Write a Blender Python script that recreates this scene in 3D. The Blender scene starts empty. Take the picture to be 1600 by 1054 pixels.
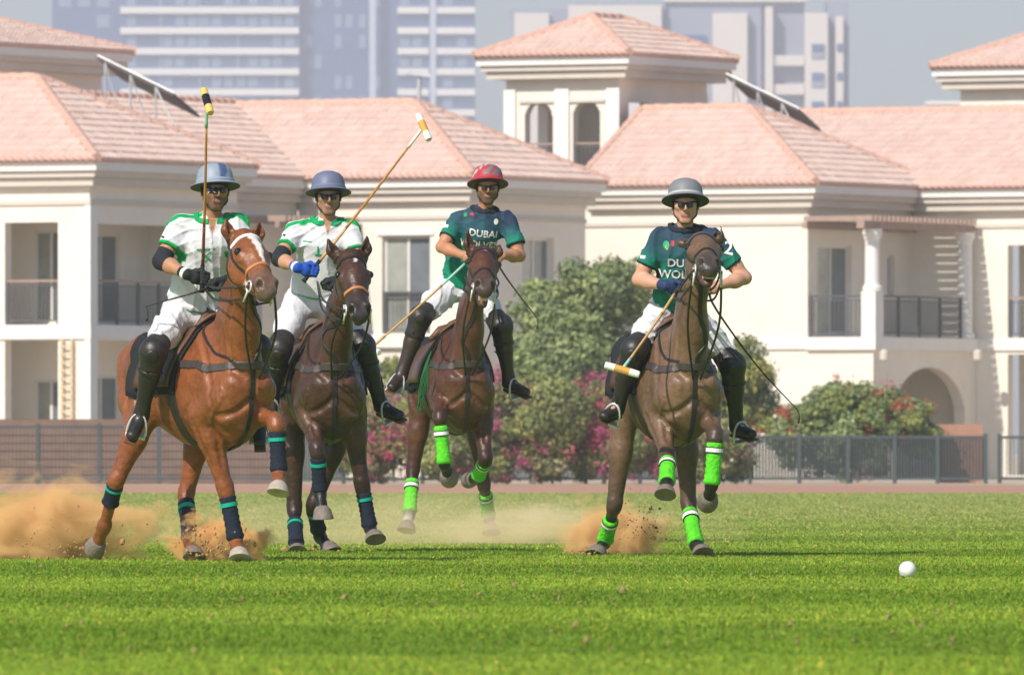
import bpy, bmesh, math, random
import numpy as np
from mathutils import Vector, Matrix

# ------------------------------------------------------------------ camera, sky, sun, exposure
SC = bpy.context.scene
COL = SC.collection
FPX = 17778.0            # focal length in pixels of the 1600 px wide picture (400 mm on full frame)
CAMH = 0.69              # kneeling photographer
HORIZ = 706.0
cam_data = bpy.data.cameras.new('camera')
cam = bpy.data.objects.new('camera', cam_data)
COL.objects.link(cam)
cam.location = (0, 0, CAMH)
cam.rotation_euler = (math.radians(90), 0, 0)
cam_data.sensor_width = 36.0
cam_data.lens = 400.0
cam_data.shift_y = (HORIZ - 527.0) / 1600.0
cam_data.clip_start = 0.5
cam_data.clip_end = 9000.0
cam_data.dof.use_dof = True
cam_data.dof.focus_distance = 75.0
cam_data.dof.aperture_fstop = 13.0
SC.camera = cam

SUN = Vector((-0.555, -0.832, 0.0)) * math.cos(math.radians(40)) + Vector((0, 0, math.sin(math.radians(40))))
world = bpy.data.worlds.new('World')
SC.world = world
world.use_nodes = True
wn = world.node_tree.nodes
wbg = wn['Background']
sky = wn.new('ShaderNodeTexSky')
sky.sky_type = 'NISHITA'
sky.sun_disc = False
sky.sun_elevation = math.radians(40)
sky.sun_rotation = math.atan2(SUN.x, SUN.y)
sky.air_density = 1.0
sky.dust_density = 1.4
sky.ozone_density = 4.5
world.node_tree.links.new(sky.outputs[0], wbg.inputs['Color'])
wbg.inputs['Strength'].default_value = 0.10

sun_data = bpy.data.lights.new('sun', 'SUN')
sun_data.energy = 4.2
sun_data.angle = math.radians(0.6)
sun_data.color = (1.0, 0.93, 0.83)
sun = bpy.data.objects.new('sun', sun_data)
COL.objects.link(sun)
sun.rotation_euler = SUN.to_track_quat('Z', 'Y').to_euler()
sun.location = (-40, -40, 60)

SC.view_settings.view_transform = 'Standard'
SC.view_settings.look = 'None'
SC.view_settings.gamma = 1.0
SC.view_settings.use_curve_mapping = False
SC.view_settings.exposure = 0.22
SC.cycles.use_denoising = True
SC.cycles.max_bounces = 6
SC.cycles.transparent_max_bounces = 8
SC.cycles.volume_bounces = 3

# ------------------------------------------------------------------ helpers
def at(px, py, D):
    """world point seen at pixel (px, py) of the photograph when it stands D metres away"""
    return np.array([(px - 800.0) / FPX * D, D, CAMH + (HORIZ - py) / FPX * D])

def V(*a):
    return np.array(a, float)

def nrm(v):
    v = np.asarray(v, float)
    return v / max(np.linalg.norm(v), 1e-9)

def mat(name, col, rough=0.8, var=0.12, scale=4.0, bump=0.0, bscale=None, spec=0.3, metal=0.0,
        attr=None, coat=0.0, stretch=None, transl=0.0, sheen=0.0, bdist=0.02):
    m = bpy.data.materials.new(name)
    m.use_nodes = True
    nt = m.node_tree
    n, l = nt.nodes, nt.links
    b = n['Principled BSDF']
    b.inputs['Roughness'].default_value = rough
    b.inputs['Metallic'].default_value = metal
    b.inputs['Specular IOR Level'].default_value = spec
    b.inputs['Coat Weight'].default_value = coat
    b.inputs['Sheen Weight'].default_value = sheen
    tc = n.new('ShaderNodeTexCoord')
    src = tc.outputs['Object']
    if stretch:
        mp = n.new('ShaderNodeMapping')
        mp.inputs['Scale'].default_value = stretch
        l.new(src, mp.inputs['Vector'])
        src = mp.outputs[0]
    no = n.new('ShaderNodeTexNoise')
    no.inputs['Scale'].default_value = scale
    no.inputs['Detail'].default_value = 5
    no.inputs['Roughness'].default_value = 0.65
    l.new(src, no.inputs['Vector'])
    mr = n.new('ShaderNodeMapRange')
    mr.inputs['From Min'].default_value = 0.25
    mr.inputs['From Max'].default_value = 0.75
    mr.inputs['To Min'].default_value = 1 - var
    mr.inputs['To Max'].default_value = 1 + var
    l.new(no.outputs['Fac'], mr.inputs['Value'])
    mx = n.new('ShaderNodeMix')
    mx.data_type = 'RGBA'
    mx.blend_type = 'MULTIPLY'
    mx.inputs['Factor'].default_value = 1.0
    if attr:
        at_ = n.new('ShaderNodeAttribute')
        at_.attribute_name = attr
        l.new(at_.outputs['Color'], mx.inputs['A'])
    else:
        mx.inputs['A'].default_value = (*col, 1)
    l.new(mr.outputs[0], mx.inputs['B'])
    l.new(mx.outputs['Result'], b.inputs['Base Color'])
    if bump > 0:
        nb = n.new('ShaderNodeTexNoise')
        nb.inputs['Scale'].default_value = bscale or scale * 6
        nb.inputs['Detail'].default_value = 4
        l.new(src, nb.inputs['Vector'])
        bp = n.new('ShaderNodeBump')
        bp.inputs['Strength'].default_value = bump
        bp.inputs['Distance'].default_value = bdist
        l.new(nb.outputs['Fac'], bp.inputs['Height'])
        l.new(bp.outputs[0], b.inputs['Normal'])
    if transl > 0:
        tr = n.new('ShaderNodeBsdfTranslucent')
        l.new(mx.outputs['Result'], tr.inputs['Color'])
        ms = n.new('ShaderNodeMixShader')
        ms.inputs[0].default_value = transl
        out = n['Material Output']
        l.new(b.outputs[0], ms.inputs[1])
        l.new(tr.outputs[0], ms.inputs[2])
        l.new(ms.outputs[0], out.inputs['Surface'])
    return m

def tag(o, label=None, cat=None, group=None, kind=None):
    if label: o['label'] = label
    if cat: o['category'] = cat
    if group: o['group'] = group
    if kind: o['kind'] = kind
    return o

def empty(name, base, label=None, cat=None, group=None):
    o = bpy.data.objects.new(name, None)
    COL.objects.link(o)
    o.location = base
    o.empty_display_size = 0.1
    return tag(o, label, cat, group)

WORLD_POS = {}
def wpos(o):
    p = V(0, 0, 0)
    while o is not None:
        p = p + np.array(o.location)
        o = o.parent
    return p

def mesh_obj(name, verts, faces, material, parent=None, base=None, smooth=False, colors=None):
    """one mesh object; verts are world coordinates"""
    verts = np.asarray(verts, float)
    pw = wpos(parent) if parent is not None else V(0, 0, 0)
    if base is None:
        base = pw if parent is not None else verts.mean(0)
    base = np.asarray(base, float)
    me = bpy.data.meshes.new(name)
    me.from_pydata((verts - base).tolist(), [], [list(map(int, f)) for f in faces])
    if smooth:
        me.polygons.foreach_set('use_smooth', [True] * len(me.polygons))
    if colors is not None:
        ca = me.color_attributes.new('Col', 'FLOAT_COLOR', 'POINT')
        c4 = np.ones((len(verts), 4), np.float32)
        c4[:, :3] = colors
        ca.data.foreach_set('color', c4.ravel())
    me.materials.append(material)
    me.update()
    o = bpy.data.objects.new(name, me)
    COL.objects.link(o)
    o.parent = parent
    o.location = base - pw
    return o

def piece(name, me, parent, loc, rot=(0, 0, 0), scale=(1, 1, 1)):
    """a repeat that shares its mesh data; loc in world coordinates"""
    o = bpy.data.objects.new(name, me)
    COL.objects.link(o)
    o.parent = parent
    o.location = np.asarray(loc, float) - (wpos(parent) if parent is not None else 0)
    o.rotation_euler = rot
    o.scale = scale
    return o

class MB:
    def __init__(s):
        s.v, s.f, s.c = [], [], []
        s.n = 0
    def add(s, vs, fs, col=None):
        vs = np.asarray(vs, float)
        s.v.append(vs)
        s.f += [[i + s.n for i in f] for f in fs]
        s.n += len(vs)
        if col is not None:
            c = np.asarray(col, float)
            s.c.append(np.broadcast_to(c, (len(vs), 3)))
        return s
    def hexa(s, p, col=None):
        """8 corners: bottom 0-3 counter-clockwise, top 4-7"""
        return s.add(p, [[3, 2, 1, 0], [4, 5, 6, 7], [0, 1, 5, 4], [1, 2, 6, 5], [2, 3, 7, 6], [3, 0, 4, 7]], col)
    def box(s, lo, hi, fr=None, col=None):
        x0, y0, z0 = lo
        x1, y1, z1 = hi
        p = [(x0, y0, z0), (x1, y0, z0), (x1, y1, z0), (x0, y1, z0), (x0, y0, z1), (x1, y0, z1), (x1, y1, z1), (x0, y1, z1)]
        if fr: p = [fr.pt(*q) for q in p]
        return s.hexa(p, col)
    def tube(s, pts, r, n=8, cap=True, col=None):
        pts = [np.asarray(p, float) for p in pts]
        rs = r if hasattr(r, '__len__') else [r] * len(pts)
        vs, fs = [], []
        prev = None
        for i, p in enumerate(pts):
            t = nrm(pts[min(i + 1, len(pts) - 1)] - pts[max(i - 1, 0)])
            if prev is None:
                a = V(0, 0, 1) if abs(t[2]) < .9 else V(1, 0, 0)
                u = nrm(np.cross(t, a))
            else:
                u = nrm(prev - t * np.dot(prev, t))
            prev = u
            w = np.cross(t, u)
            for k in range(n):
                an = 2 * math.pi * k / n
                vs.append(p + rs[i] * (math.cos(an) * u + math.sin(an) * w))
        for i in range(len(pts) - 1):
            for k in range(n):
                k2 = (k + 1) % n
                fs.append([i * n + k, i * n + k2, (i + 1) * n + k2, (i + 1) * n + k])
        if cap:
            fs.append(list(range(n))[::-1])
            fs.append([(len(pts) - 1) * n + k for k in range(n)])
        return s.add(vs, fs, col)
    def lathe(s, org, axis, prof, n=16, ref=None, sx=1.0, col=None):
        """profile of (radius, height) along axis from org"""
        axis = nrm(axis)
        a = np.asarray(ref, float) if ref is not None else (V(0, 0, 1) if abs(axis[2]) < .9 else V(1, 0, 0))
        u = nrm(a - axis * np.dot(a, axis))
        w = np.cross(axis, u)
        vs, fs = [], []
        for r, h in prof:
            for k in range(n):
                an = 2 * math.pi * k / n
                vs.append(org + axis * h + r * (math.cos(an) * u + sx * math.sin(an) * w))
        m = len(prof)
        for i in range(m - 1):
            for k in range(n):
                k2 = (k + 1) % n
                fs.append([i * n + k, i * n + k2, (i + 1) * n + k2, (i + 1) * n + k])
        fs.append(list(range(n))[::-1])
        fs.append([(m - 1) * n + k for k in range(n)])
        return s.add(vs, fs, col)
    def build(s, name, material, parent=None, base=None, smooth=False):
        v = np.concatenate(s.v)
        c = np.concatenate(s.c) if s.c else None
        return mesh_obj(name, v, s.f, material, parent, base, smooth, c)

class Frame:
    """upright local frame: u to the right along a facade, w into the depth, z up"""
    def __init__(s, o, deg):
        s.o = np.asarray(o, float)
        r = math.radians(deg)
        s.u = V(math.cos(r), -math.sin(r), 0)
        s.w = V(math.sin(r), math.cos(r), 0)
        s.deg = deg
    def pt(s, u, w, z):
        return V(s.o[0], s.o[1], 0) + s.u * u + s.w * w + V(0, 0, z)
rng = np.random.default_rng(7)
random.seed(7)
# ------------------------------------------------------------------ materials of the setting
M_wall = mat('painted_render_cream', (0.80, 0.74, 0.65), 0.9, 0.05, 1.3, 0.15, 30)
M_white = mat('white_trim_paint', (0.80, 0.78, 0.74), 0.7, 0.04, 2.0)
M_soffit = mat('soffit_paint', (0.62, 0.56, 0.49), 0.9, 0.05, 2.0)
M_tile = mat('clay_roof_tile', (0.6, 0.4, 0.3), 0.85, 0.06, 5.0, 0.2, 25, attr='Col')
M_cap = mat('clay_ridge_tile', (0.62, 0.39, 0.31), 0.85, 0.15, 4.0)
M_glass = mat('window_glass', (0.16, 0.18, 0.20), 0.12, 0.2, 1.5, spec=0.6)
M_glass_b = mat('window_glass_curtain_reflection', (0.34, 0.35, 0.31), 0.15, 0.35, 1.2, spec=0.6)  # curtains and reflected light put into a paler pane colour
M_frame = mat('window_frame', (0.72, 0.70, 0.66), 0.5, 0.05)
M_rail = mat('iron_railing', (0.10, 0.10, 0.11), 0.5, 0.1)
M_wood = mat('weathered_wood', (0.38, 0.27, 0.22), 0.85, 0.2, 6.0)
M_stone = mat('pale_floor', (0.55, 0.5, 0.43), 0.9, 0.1)
M_panel = mat('solar_panel_back', (0.10, 0.09, 0.09), 0.7, 0.15)
M_alu = mat('aluminium', (0.6, 0.6, 0.6), 0.4, 0.05, metal=0.6)

# ------------------------------------------------------------------ ground, field, track
def stripes_material(name, base_a, base_b, base_far, use_attr=False):
    m = bpy.data.materials.new(name)
    m.use_nodes = True
    n, l = m.node_tree.nodes, m.node_tree.links
    b = n['Principled BSDF']
    b.inputs['Roughness'].default_value = 0.75
    b.inputs['Specular IOR Level'].default_value = 0.2
    geo = n.new('ShaderNodeNewGeometry')
    sep = n.new('ShaderNodeSeparateXYZ')
    l.new(geo.outputs['Position'], sep.inputs[0])
    wob = n.new('ShaderNodeTexNoise')
    wob.inputs['Scale'].default_value = 0.12
    wob.inputs['Detail'].default_value = 3
    l.new(geo.outputs['Position'], wob.inputs['Vector'])
    add = n.new('ShaderNodeMath'); add.operation = 'MULTIPLY_ADD'
    add.inputs[1].default_value = 5.0
    l.new(wob.outputs['Fac'], add.inputs[0]); l.new(sep.outputs['Y'], add.inputs[2])
    sn = n.new('ShaderNodeMath'); sn.operation = 'MULTIPLY'
    sn.inputs[1].default_value = 2 * math.pi / 12.0
    l.new(add.outputs[0], sn.inputs[0])
    ph = n.new('ShaderNodeMath'); ph.operation = 'ADD'; ph.inputs[1].default_value = 0.35
    l.new(sn.outputs[0], ph.inputs[0])
    si = n.new('ShaderNodeMath'); si.operation = 'SINE'
    l.new(ph.outputs[0], si.inputs[0])
    mr = n.new('ShaderNodeMapRange'); mr.interpolation_type = 'SMOOTHSTEP'
    mr.inputs['From Min'].default_value = -0.7; mr.inputs['From Max'].default_value = 0.7
    l.new(si.outputs[0], mr.inputs['Value'])
    mx = n.new('ShaderNodeMix'); mx.data_type = 'RGBA'
    mx.inputs['A'].default_value = (*base_a, 1); mx.inputs['B'].default_value = (*base_b, 1)
    l.new(mr.outputs[0], mx.inputs['Factor'])
    # hazy look of the far turf painted in: paler and yellower, in uneven patches
    far_fade = n.new('ShaderNodeMapRange'); far_fade.interpolation_type = 'SMOOTHSTEP'
    far_fade.inputs['From Min'].default_value = 72; far_fade.inputs['From Max'].default_value = 140
    far_fade.inputs['To Min'].default_value = 0; far_fade.inputs['To Max'].default_value = 0.85
    l.new(add.outputs[0], far_fade.inputs['Value'])
    mx2 = n.new('ShaderNodeMix'); mx2.data_type = 'RGBA'
    mx2.inputs['B'].default_value = (*base_far, 1)
    l.new(far_fade.outputs[0], mx2.inputs['Factor']); l.new(mx.outputs['Result'], mx2.inputs['A'])
    n2 = n.new('ShaderNodeTexNoise'); n2.inputs['Scale'].default_value = 1.6; n2.inputs['Detail'].default_value = 8
    n2.inputs['Roughness'].default_value = 0.7
    l.new(geo.outputs['Position'], n2.inputs['Vector'])
    mr2 = n.new('ShaderNodeMapRange')
    mr2.inputs['From Min'].default_value = 0.3; mr2.inputs['From Max'].default_value = 0.7
    mr2.inputs['To Min'].default_value = 0.72; mr2.inputs['To Max'].default_value = 1.28
    l.new(n2.outputs['Fac'], mr2.inputs['Value'])
    mm = n.new('ShaderNodeMix'); mm.data_type = 'RGBA'; mm.blend_type = 'MULTIPLY'; mm.inputs['Factor'].default_value = 1
    l.new(mx2.outputs['Result'], mm.inputs['A']); l.new(mr2.outputs[0], mm.inputs['B'])
    res = mm.outputs['Result']
    if use_attr:
        av = n.new('ShaderNodeAttribute'); av.attribute_name = 'Col'
        m3 = n.new('ShaderNodeMix'); m3.data_type = 'RGBA'; m3.blend_type = 'MULTIPLY'; m3.inputs['Factor'].default_value = 1
        l.new(res, m3.inputs['A']); l.new(av.outputs['Color'], m3.inputs['B'])
        res = m3.outputs['Result']
        tr = n.new('ShaderNodeBsdfTranslucent'); l.new(res, tr.inputs['Color'])
        ms = n.new('ShaderNodeMixShader'); ms.inputs[0].default_value = 0.35
        l.new(b.outputs[0], ms.inputs[1]); l.new(tr.outputs[0], ms.inputs[2])
        l.new(ms.outputs[0], n['Material Output'].inputs['Surface'])
    l.new(res, b.inputs['Base Color'])
    if not use_attr:
        nb = n.new('ShaderNodeTexNoise'); nb.inputs['Scale'].default_value = 22; nb.inputs['Detail'].default_value = 6
        l.new(geo.outputs['Position'], nb.inputs['Vector'])
        bp = n.new('ShaderNodeBump'); bp.inputs['Strength'].default_value = 0.6; bp.inputs['Distance'].default_value = 0.03
        l.new(nb.outputs['Fac'], bp.inputs['Height']); l.new(bp.outputs[0], b.inputs['Normal'])
    return m

GA, GB, GF = (0.165, 0.265, 0.022), (0.245, 0.350, 0.035), (0.38, 0.43, 0.13)
M_turf = stripes_material('mown_turf', GA, GB, tuple(.84 * c for c in GF))
M_blade = stripes_material('grass_blades', tuple(1.15 * c for c in GA), tuple(1.15 * c for c in GB), GF, True)
M_sand = mat('sandy_ground', (0.50, 0.41, 0.31), 0.95, 0.15, 0.5, 0.3, 6)
M_track = mat('red_sand_track', (0.46, 0.25, 0.17), 0.95, 0.15, 0.8, 0.4, 10)

def sheet(name, x0, x1, y0, y1, z, m, nx=1, ny=1):
    xs, ys = np.linspace(x0, x1, nx + 1), np.linspace(y0, y1, ny + 1)
    vs = [(x, y, z) for y in ys for x in xs]
    fs = [[j * (nx + 1) + i, j * (nx + 1) + i + 1, (j + 1) * (nx + 1) + i + 1, (j + 1) * (nx + 1) + i] for j in range(ny) for i in range(nx)]
    o = mesh_obj(name, vs, fs, m, base=(0, 0, 0))
    o['kind'] = 'structure'
    return o
sheet('ground', -1400, 1400, -60, 3600, -0.008, M_sand, 4, 4)
sheet('polo_field', -160, 160, -40, 193, 0.0, M_turf, 8, 8)
sheet('track', -200, 200, 193.0, 243, -0.004, M_track, 4, 2)

def grass():
    V_, F_, C_ = [], [], []
    tot = 0
    bands = [(33, 45, 950), (45, 60, 800), (60, 80, 620), (80, 110, 300), (110, 150, 130), (150, 192, 60)]
    for y0, y1, dens in bands:
        hw = lambda y: 0.047 * y + 1.2
        area = (y1 - y0) * (hw(y0) + hw(y1))
        n = int(area * dens)
        y = rng.uniform(y0, y1, n)
        x = rng.uniform(-1, 1, n) * hw(y)
        h = rng.uniform(0.009, 0.019, n) * (1 + 0.35 * np.sin(x * 2.1 + np.sin(y * 1.3) * 2) * np.sin(y * 1.7 + x))
        wd = rng.uniform(0.0035, 0.0065, n) * (1 + (y0 - 33) / 60.0)
        a = rng.uniform(0, math.pi, n)
        lx, ly = rng.normal(0, 0.012, n), rng.normal(0, 0.012, n)
        dx, dy = np.cos(a) * wd, np.sin(a) * wd
        p0 = np.stack([x - dx, y - dy, np.zeros(n)], 1)
        p1 = np.stack([x + dx, y + dy, np.zeros(n)], 1)
        p2 = np.stack([x + lx, y + ly, h], 1)
        v = np.stack([p0, p1, p2], 1).reshape(-1, 3)
        b = rng.uniform(0.75, 1.25, n)
        dryb = rng.random(n) < 0.06
        c = np.stack([b * np.where(dryb, 2.2, 1), b * np.where(dryb, 1.3, 1), b * np.where(dryb, 2.0, 1)], 1)
        V_.append(v); C_.append(np.repeat(c, 3, 0)); tot += n
    v = np.concatenate(V_).astype(np.float32); c = np.concatenate(C_)
    me = bpy.data.meshes.new('grass')
    me.vertices.add(len(v)); me.vertices.foreach_set('co', v.ravel())
    me.loops.add(len(v)); me.loops.foreach_set('vertex_index', np.arange(len(v), dtype=np.int32))
    me.polygons.add(tot); me.polygons.foreach_set('loop_start', np.arange(0, len(v), 3, dtype=np.int32))
    ca = me.color_attributes.new('Col', 'FLOAT_COLOR', 'POINT')
    c4 = np.ones((len(v), 4), np.float32); c4[:, :3] = c
    ca.data.foreach_set('color', c4.ravel())
    me.materials.append(M_blade)
    me.update(); me.validate()
    o = bpy.data.objects.new('grass', me); COL.objects.link(o)
    tag(o, 'short bright green mown grass covering the polo field', 'grass', kind='stuff')
grass()

# ------------------------------------------------------------------ roofs and walls
def tile_plane(mb, A, B, n, run, rise, il, ir, step=0.31, pitch=0.2):
    """courses of clay pan tiles over one roof slope; A->B eave, n inward"""
    A, B, n = np.asarray(A), np.asarray(B), np.asarray(n)
    e = nrm(B - A); L = np.linalg.norm(B - A)
    up = nrm(n * run + V(0, 0, rise)); nn = np.cross(e, up)
    if nn[2] < 0: nn = -nn
    k = int(math.ceil(run / step))
    for j in range(k):
        s0, s1 = j * step, min((j + 1) * step + 0.02, run)
        sm = 0.5 * (s0 + min(s1, run))
        e0, e1 = sm * il, L - sm * ir
        if e1 - e0 < 0.1: continue
        m = max(2, int((e1 - e0) / (pitch / 4)))
        es = np.linspace(e0, e1, m + 1)
        h = 0.045 * np.abs(np.sin(math.pi * es / pitch)) ** 0.8
        jit = rng.normal(0, 0.004, m + 1)
        lo = A + np.outer(es, e) + n * s0 + V(0, 0, s0 * rise / run) + np.outer(h + 0.042 + jit, nn)
        hi = A + np.outer(es, e) + n * s1 + V(0, 0, s1 * rise / run) + np.outer(h + 0.012 + jit, nn)
        bt = A + np.outer(es, e) + n * s0 + V(0, 0, s0 * rise / run) + np.outer(h * 0, nn)
        w = m + 1
        fs = [[i, i + 1, w + i + 1, w + i] for i in range(m)] + [[2 * w + i, 2 * w + i + 1, i + 1, i] for i in range(m)]
        tid = np.floor(es / pitch).astype(int)
        rr = np.random.default_rng(j * 131 + int(L * 100))
        tab = rr.uniform(0, 1, tid.max() + 2)
        t = tab[tid][:, None]
        col = (1 - t) * V(0.63, 0.45, 0.38) + t * V(0.69, 0.53, 0.46)
        mb.add(np.concatenate([lo, hi, bt]), fs, np.concatenate([col, col, col]))

TILE_ME = None
def eave_tile_mesh():
    global TILE_ME
    if TILE_ME is None:
        vs, fs = [], []
        for k in range(7):
            a = math.pi * k / 6
            for y in (-0.17, 0.17):
                vs.append((0.095 * math.cos(a), y, 0.06 * math.sin(a)))
        for k in range(7):
            a = math.pi * k / 6
            for y in (-0.17, 0.17):
                vs.append((0.075 * math.cos(a), y, 0.043 * math.sin(a)))
        for k in range(6):
            fs.append([2 * k, 2 * k + 2, 2 * k + 3, 2 * k + 1])
            fs.append([14 + 2 * k + 1, 14 + 2 * k + 3, 14 + 2 * k + 2, 14 + 2 * k])
            fs.append([2 * k, 14 + 2 * k, 14 + 2 * k + 2, 2 * k + 2])
        me = bpy.data.meshes.new('roof_tile'); me.from_pydata(vs, [], fs); me.materials.append(M_cap)
        TILE_ME = me
    return TILE_ME

def hip_roof(parent, fr, u0, u1, w0, w1, z, rise, gl=False, gr=False, eave_tiles=('front',), fascia=True, axis=None):
    """hipped tile roof over a rectangle; gl / gr make the left / right end a gable"""
    du, dw = u1 - u0, w1 - w0
    along_u = (du >= dw) if axis is None else axis == 'u'
    half = (dw if along_u else du) / 2
    hl = 0 if gl else half
    hr = 0 if gr else half
    if along_u:
        R0, R1 = (u0 + hl, w0 + half), (u1 - hr, w0 + half)
    else:
        R0, R1 = (u0 + half, w0 + half), (u0 + half, w1 - half)
    P = lambda u, w, h: fr.pt(u, w, h)
    c = [(u0, w0), (u1, w0), (u1, w1), (u0, w1)]
    zt = z + rise
    vs = [P(*q, z - 0.05) for q in c] + [P(*q, z) for q in c] + [P(*R0, zt), P(*R1, zt)]
    if along_u:
        fs = [[3, 2, 1, 0], [4, 5, 9, 8], [5, 6, 9], [6, 7, 8, 9], [7, 4, 8]]
    else:
        fs = [[3, 2, 1, 0], [4, 5, 8], [5, 6, 9, 8], [6, 7, 9], [7, 4, 8, 9]]
    fs += [[0, 1, 5, 4], [1, 2, 6, 5], [2, 3, 7, 6], [3, 0, 4, 7]]
    roof = mesh_obj('roof', vs, fs, M_cap, parent)
    mb = MB()
    il, ir = (0 if gl else 1), (0 if gr else 1)
    if along_u:
        tile_plane(mb, P(u0, w0, z), P(u1, w0, z), fr.w, half, rise, il, ir)
        if not gr: tile_plane(mb, P(u1, w0, z), P(u1, w1, z), -fr.u, half, rise, 1, 1)
        if not gl: tile_plane(mb, P(u0, w1, z), P(u0, w0, z), fr.u, half, rise, 1, 1)
    else:
        tile_plane(mb, P(u0, w0, z), P(u1, w0, z), fr.w, half, rise, 1, 1)
        tile_plane(mb, P(u1, w0, z), P(u1, w1, z), -fr.u, half, rise, 1, 1)
        tile_plane(mb, P(u0, w1, z), P(u0, w0, z), fr.u, half, rise, 1, 1)
    t = mb.build('tile_courses', M_tile, roof)
    t['kind'] = 'stuff'
    # ridge and hip caps: overlapping barrel tiles
    def cap(a, b):
        a, b = np.asarray(a), np.asarray(b)
        L = np.linalg.norm(b - a)
        k = max(2, int(L / 0.35))
        pts, rs = [], []
        for i in range(k):
            pts += [a + (b - a) * (i / k), a + (b - a) * ((i + 0.96) / k)]
            rs += [0.125, 0.1]
        m2 = MB(); m2.tube([p + V(0, 0, 0.03) for p in pts], rs, 8)
        m2.build('ridge_cap', M_cap, roof)
    if along_u:
        cap(P(*R0, zt), P(*R1, zt))
        if not gl: cap(P(u0, w0, z), P(*R0, zt))
        if not gr: cap(P(u1, w0, z), P(*R1, zt)); cap(P(u1, w1, z), P(*R1, zt))
        if gl: cap(P(u0, w0, z), P(*R0, zt))
    else:
        cap(P(*R0, zt), P(*R1, zt)); cap(P(u0, w0, z), P(*R0, zt)); cap(P(u1, w0, z), P(*R0, zt)); cap(P(u1, w1, z), P(*R1, zt))
    sl = math.atan2(rise, half)
    if 'front' in eave_tiles:
        k = int(du / 0.2)
        for i in range(k):
            uu = u0 + (i + 0.5) * du / k
            piece('roof_tile', eave_tile_mesh(), roof, fr.pt(uu, w0 + 0.05, z + 0.04), (sl, 0, -math.radians(fr.deg)))
    if fascia:
        b = MB()
        b.box((u0 + .04, w0 + .04, z - .25), (u1 - .04, w0 + .12, z - .052), fr)
        b.box((u1 - .12, w0 + .12, z - .25), (u1 - .04, w1 - .04, z - .052), fr)
        b.box((u0 + .04, w0 + .12, z - .25), (u0 + .12, w1 - .04, z - .052), fr)
        b.build('fascia', M_white, roof)
        b = MB()
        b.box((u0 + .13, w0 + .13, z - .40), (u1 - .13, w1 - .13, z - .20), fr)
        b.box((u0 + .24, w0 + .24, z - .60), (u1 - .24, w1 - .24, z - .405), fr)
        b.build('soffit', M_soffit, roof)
    return roof

def pt2(fr, side, fixed, a, d, z):
    """side 'u': facade along u at w=fixed (d inwards +w); side 'w': facade along w at u=fixed (d inwards -u)"""
    return fr.pt(a, fixed + d, z) if side == 'u' else fr.pt(fixed - d, a, z)

def bx(mb, fr, side, fixed, a0, a1, d0, d1, z0, z1):
    P = lambda a, d, z: pt2(fr, side, fixed, a, d, z)
    p = [P(a0, d0, z0), P(a1, d0, z0), P(a1, d1, z0), P(a0, d1, z0), P(a0, d0, z1), P(a1, d0, z1), P(a1, d1, z1), P(a0, d1, z1)]
    mb.hexa(p)

def wall(parent, fr, side, fixed, a0, a1, z0, z1, openings=(), th=0.3, m=None, name='wall'):
    mb = MB()
    xs = sorted({a0, a1, *[o[0] for o in openings], *[o[1] for o in openings]})
    xs = [x for x in xs if a0 <= x <= a1]
    for p, q in zip(xs[:-1], xs[1:]):
        c = 0.5 * (p + q)
        segs = sorted([(o[2], o[3]) for o in openings if o[0] < c < o[1]])
        z = z0
        for s0, s1 in segs:
            if s0 > z: bx(mb, fr, side, fixed, p, q, 0, th, z, s0)
            z = max(z, s1)
        if z < z1: bx(mb, fr, side, fixed, p, q, 0, th, z, z1)
    return mb.build(name, m or M_wall, parent)

def window(parent, fr, side, fixed, a0, a1, z0, z1, d, n=2, name='window', frame_w=0.07):
    """frame with n panes set d behind the facade plane"""
    f = MB()
    bx(f, fr, side, fixed, a0, a1, d - .04, d + .04, z1 - frame_w, z1)
    bx(f, fr, side, fixed, a0, a1, d - .04, d + .04, z0, z0 + frame_w)
    st = (a1 - a0 - frame_w) / n
    for i in range(n + 1):
        x = a0 + i * st
        bx(f, fr, side, fixed, x, x + frame_w, d - .038, d + .038, z0 + frame_w, z1 - frame_w)
    o = f.build(name, M_frame, parent)
    for i in range(n):
        g = MB()
        bx(g, fr, side, fixed, a0 + i * st + frame_w, a0 + (i + 1) * st, d - .01 + .012 * i, d + .01 + .012 * i, z0 + frame_w, z1 - frame_w)
        g.build('pane', M_glass_b if i % 2 == 0 and n > 1 else M_glass, o)
    return o

def railing(parent, fr, side, fixed, a0, a1, z, h=1.05, d=0.08, post=1.0, timber=True):
    r = MB()
    bx(r, fr, side, fixed, a0, a1, d - .035, d + .035, z + h - .05, z + h)
    o = r.build('railing', M_wood if timber else M_rail, parent)
    b = MB()
    bx(b, fr, side, fixed, a0, a1, d - .015, d + .015, z + .08, z + .12)
    bx(b, fr, side, fixed, a0, a1, d - .015, d + .015, z + h - .14, z + h - .11)
    k = int((a1 - a0) / 0.11)
    for i in range(1, k):
        x = a0 + (a1 - a0) * i / k
        bx(b, fr, side, fixed, x - .009, x + .009, d - .009, d + .009, z + .12, z + h - .14)
    s = b.build('balusters', M_rail, o); s['kind'] = 'stuff'
    k = max(1, round((a1 - a0) / post))
    for i in range(k + 1):
        x = a0 + .03 + (a1 - a0 - .06) * i / k
        p = MB(); bx(p, fr, side, fixed, x - .03, x + .03, d - .03, d + .03, z, z + h - .052)
        p.build('post', M_rail, o)
    return o

PHI = 28.0
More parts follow.
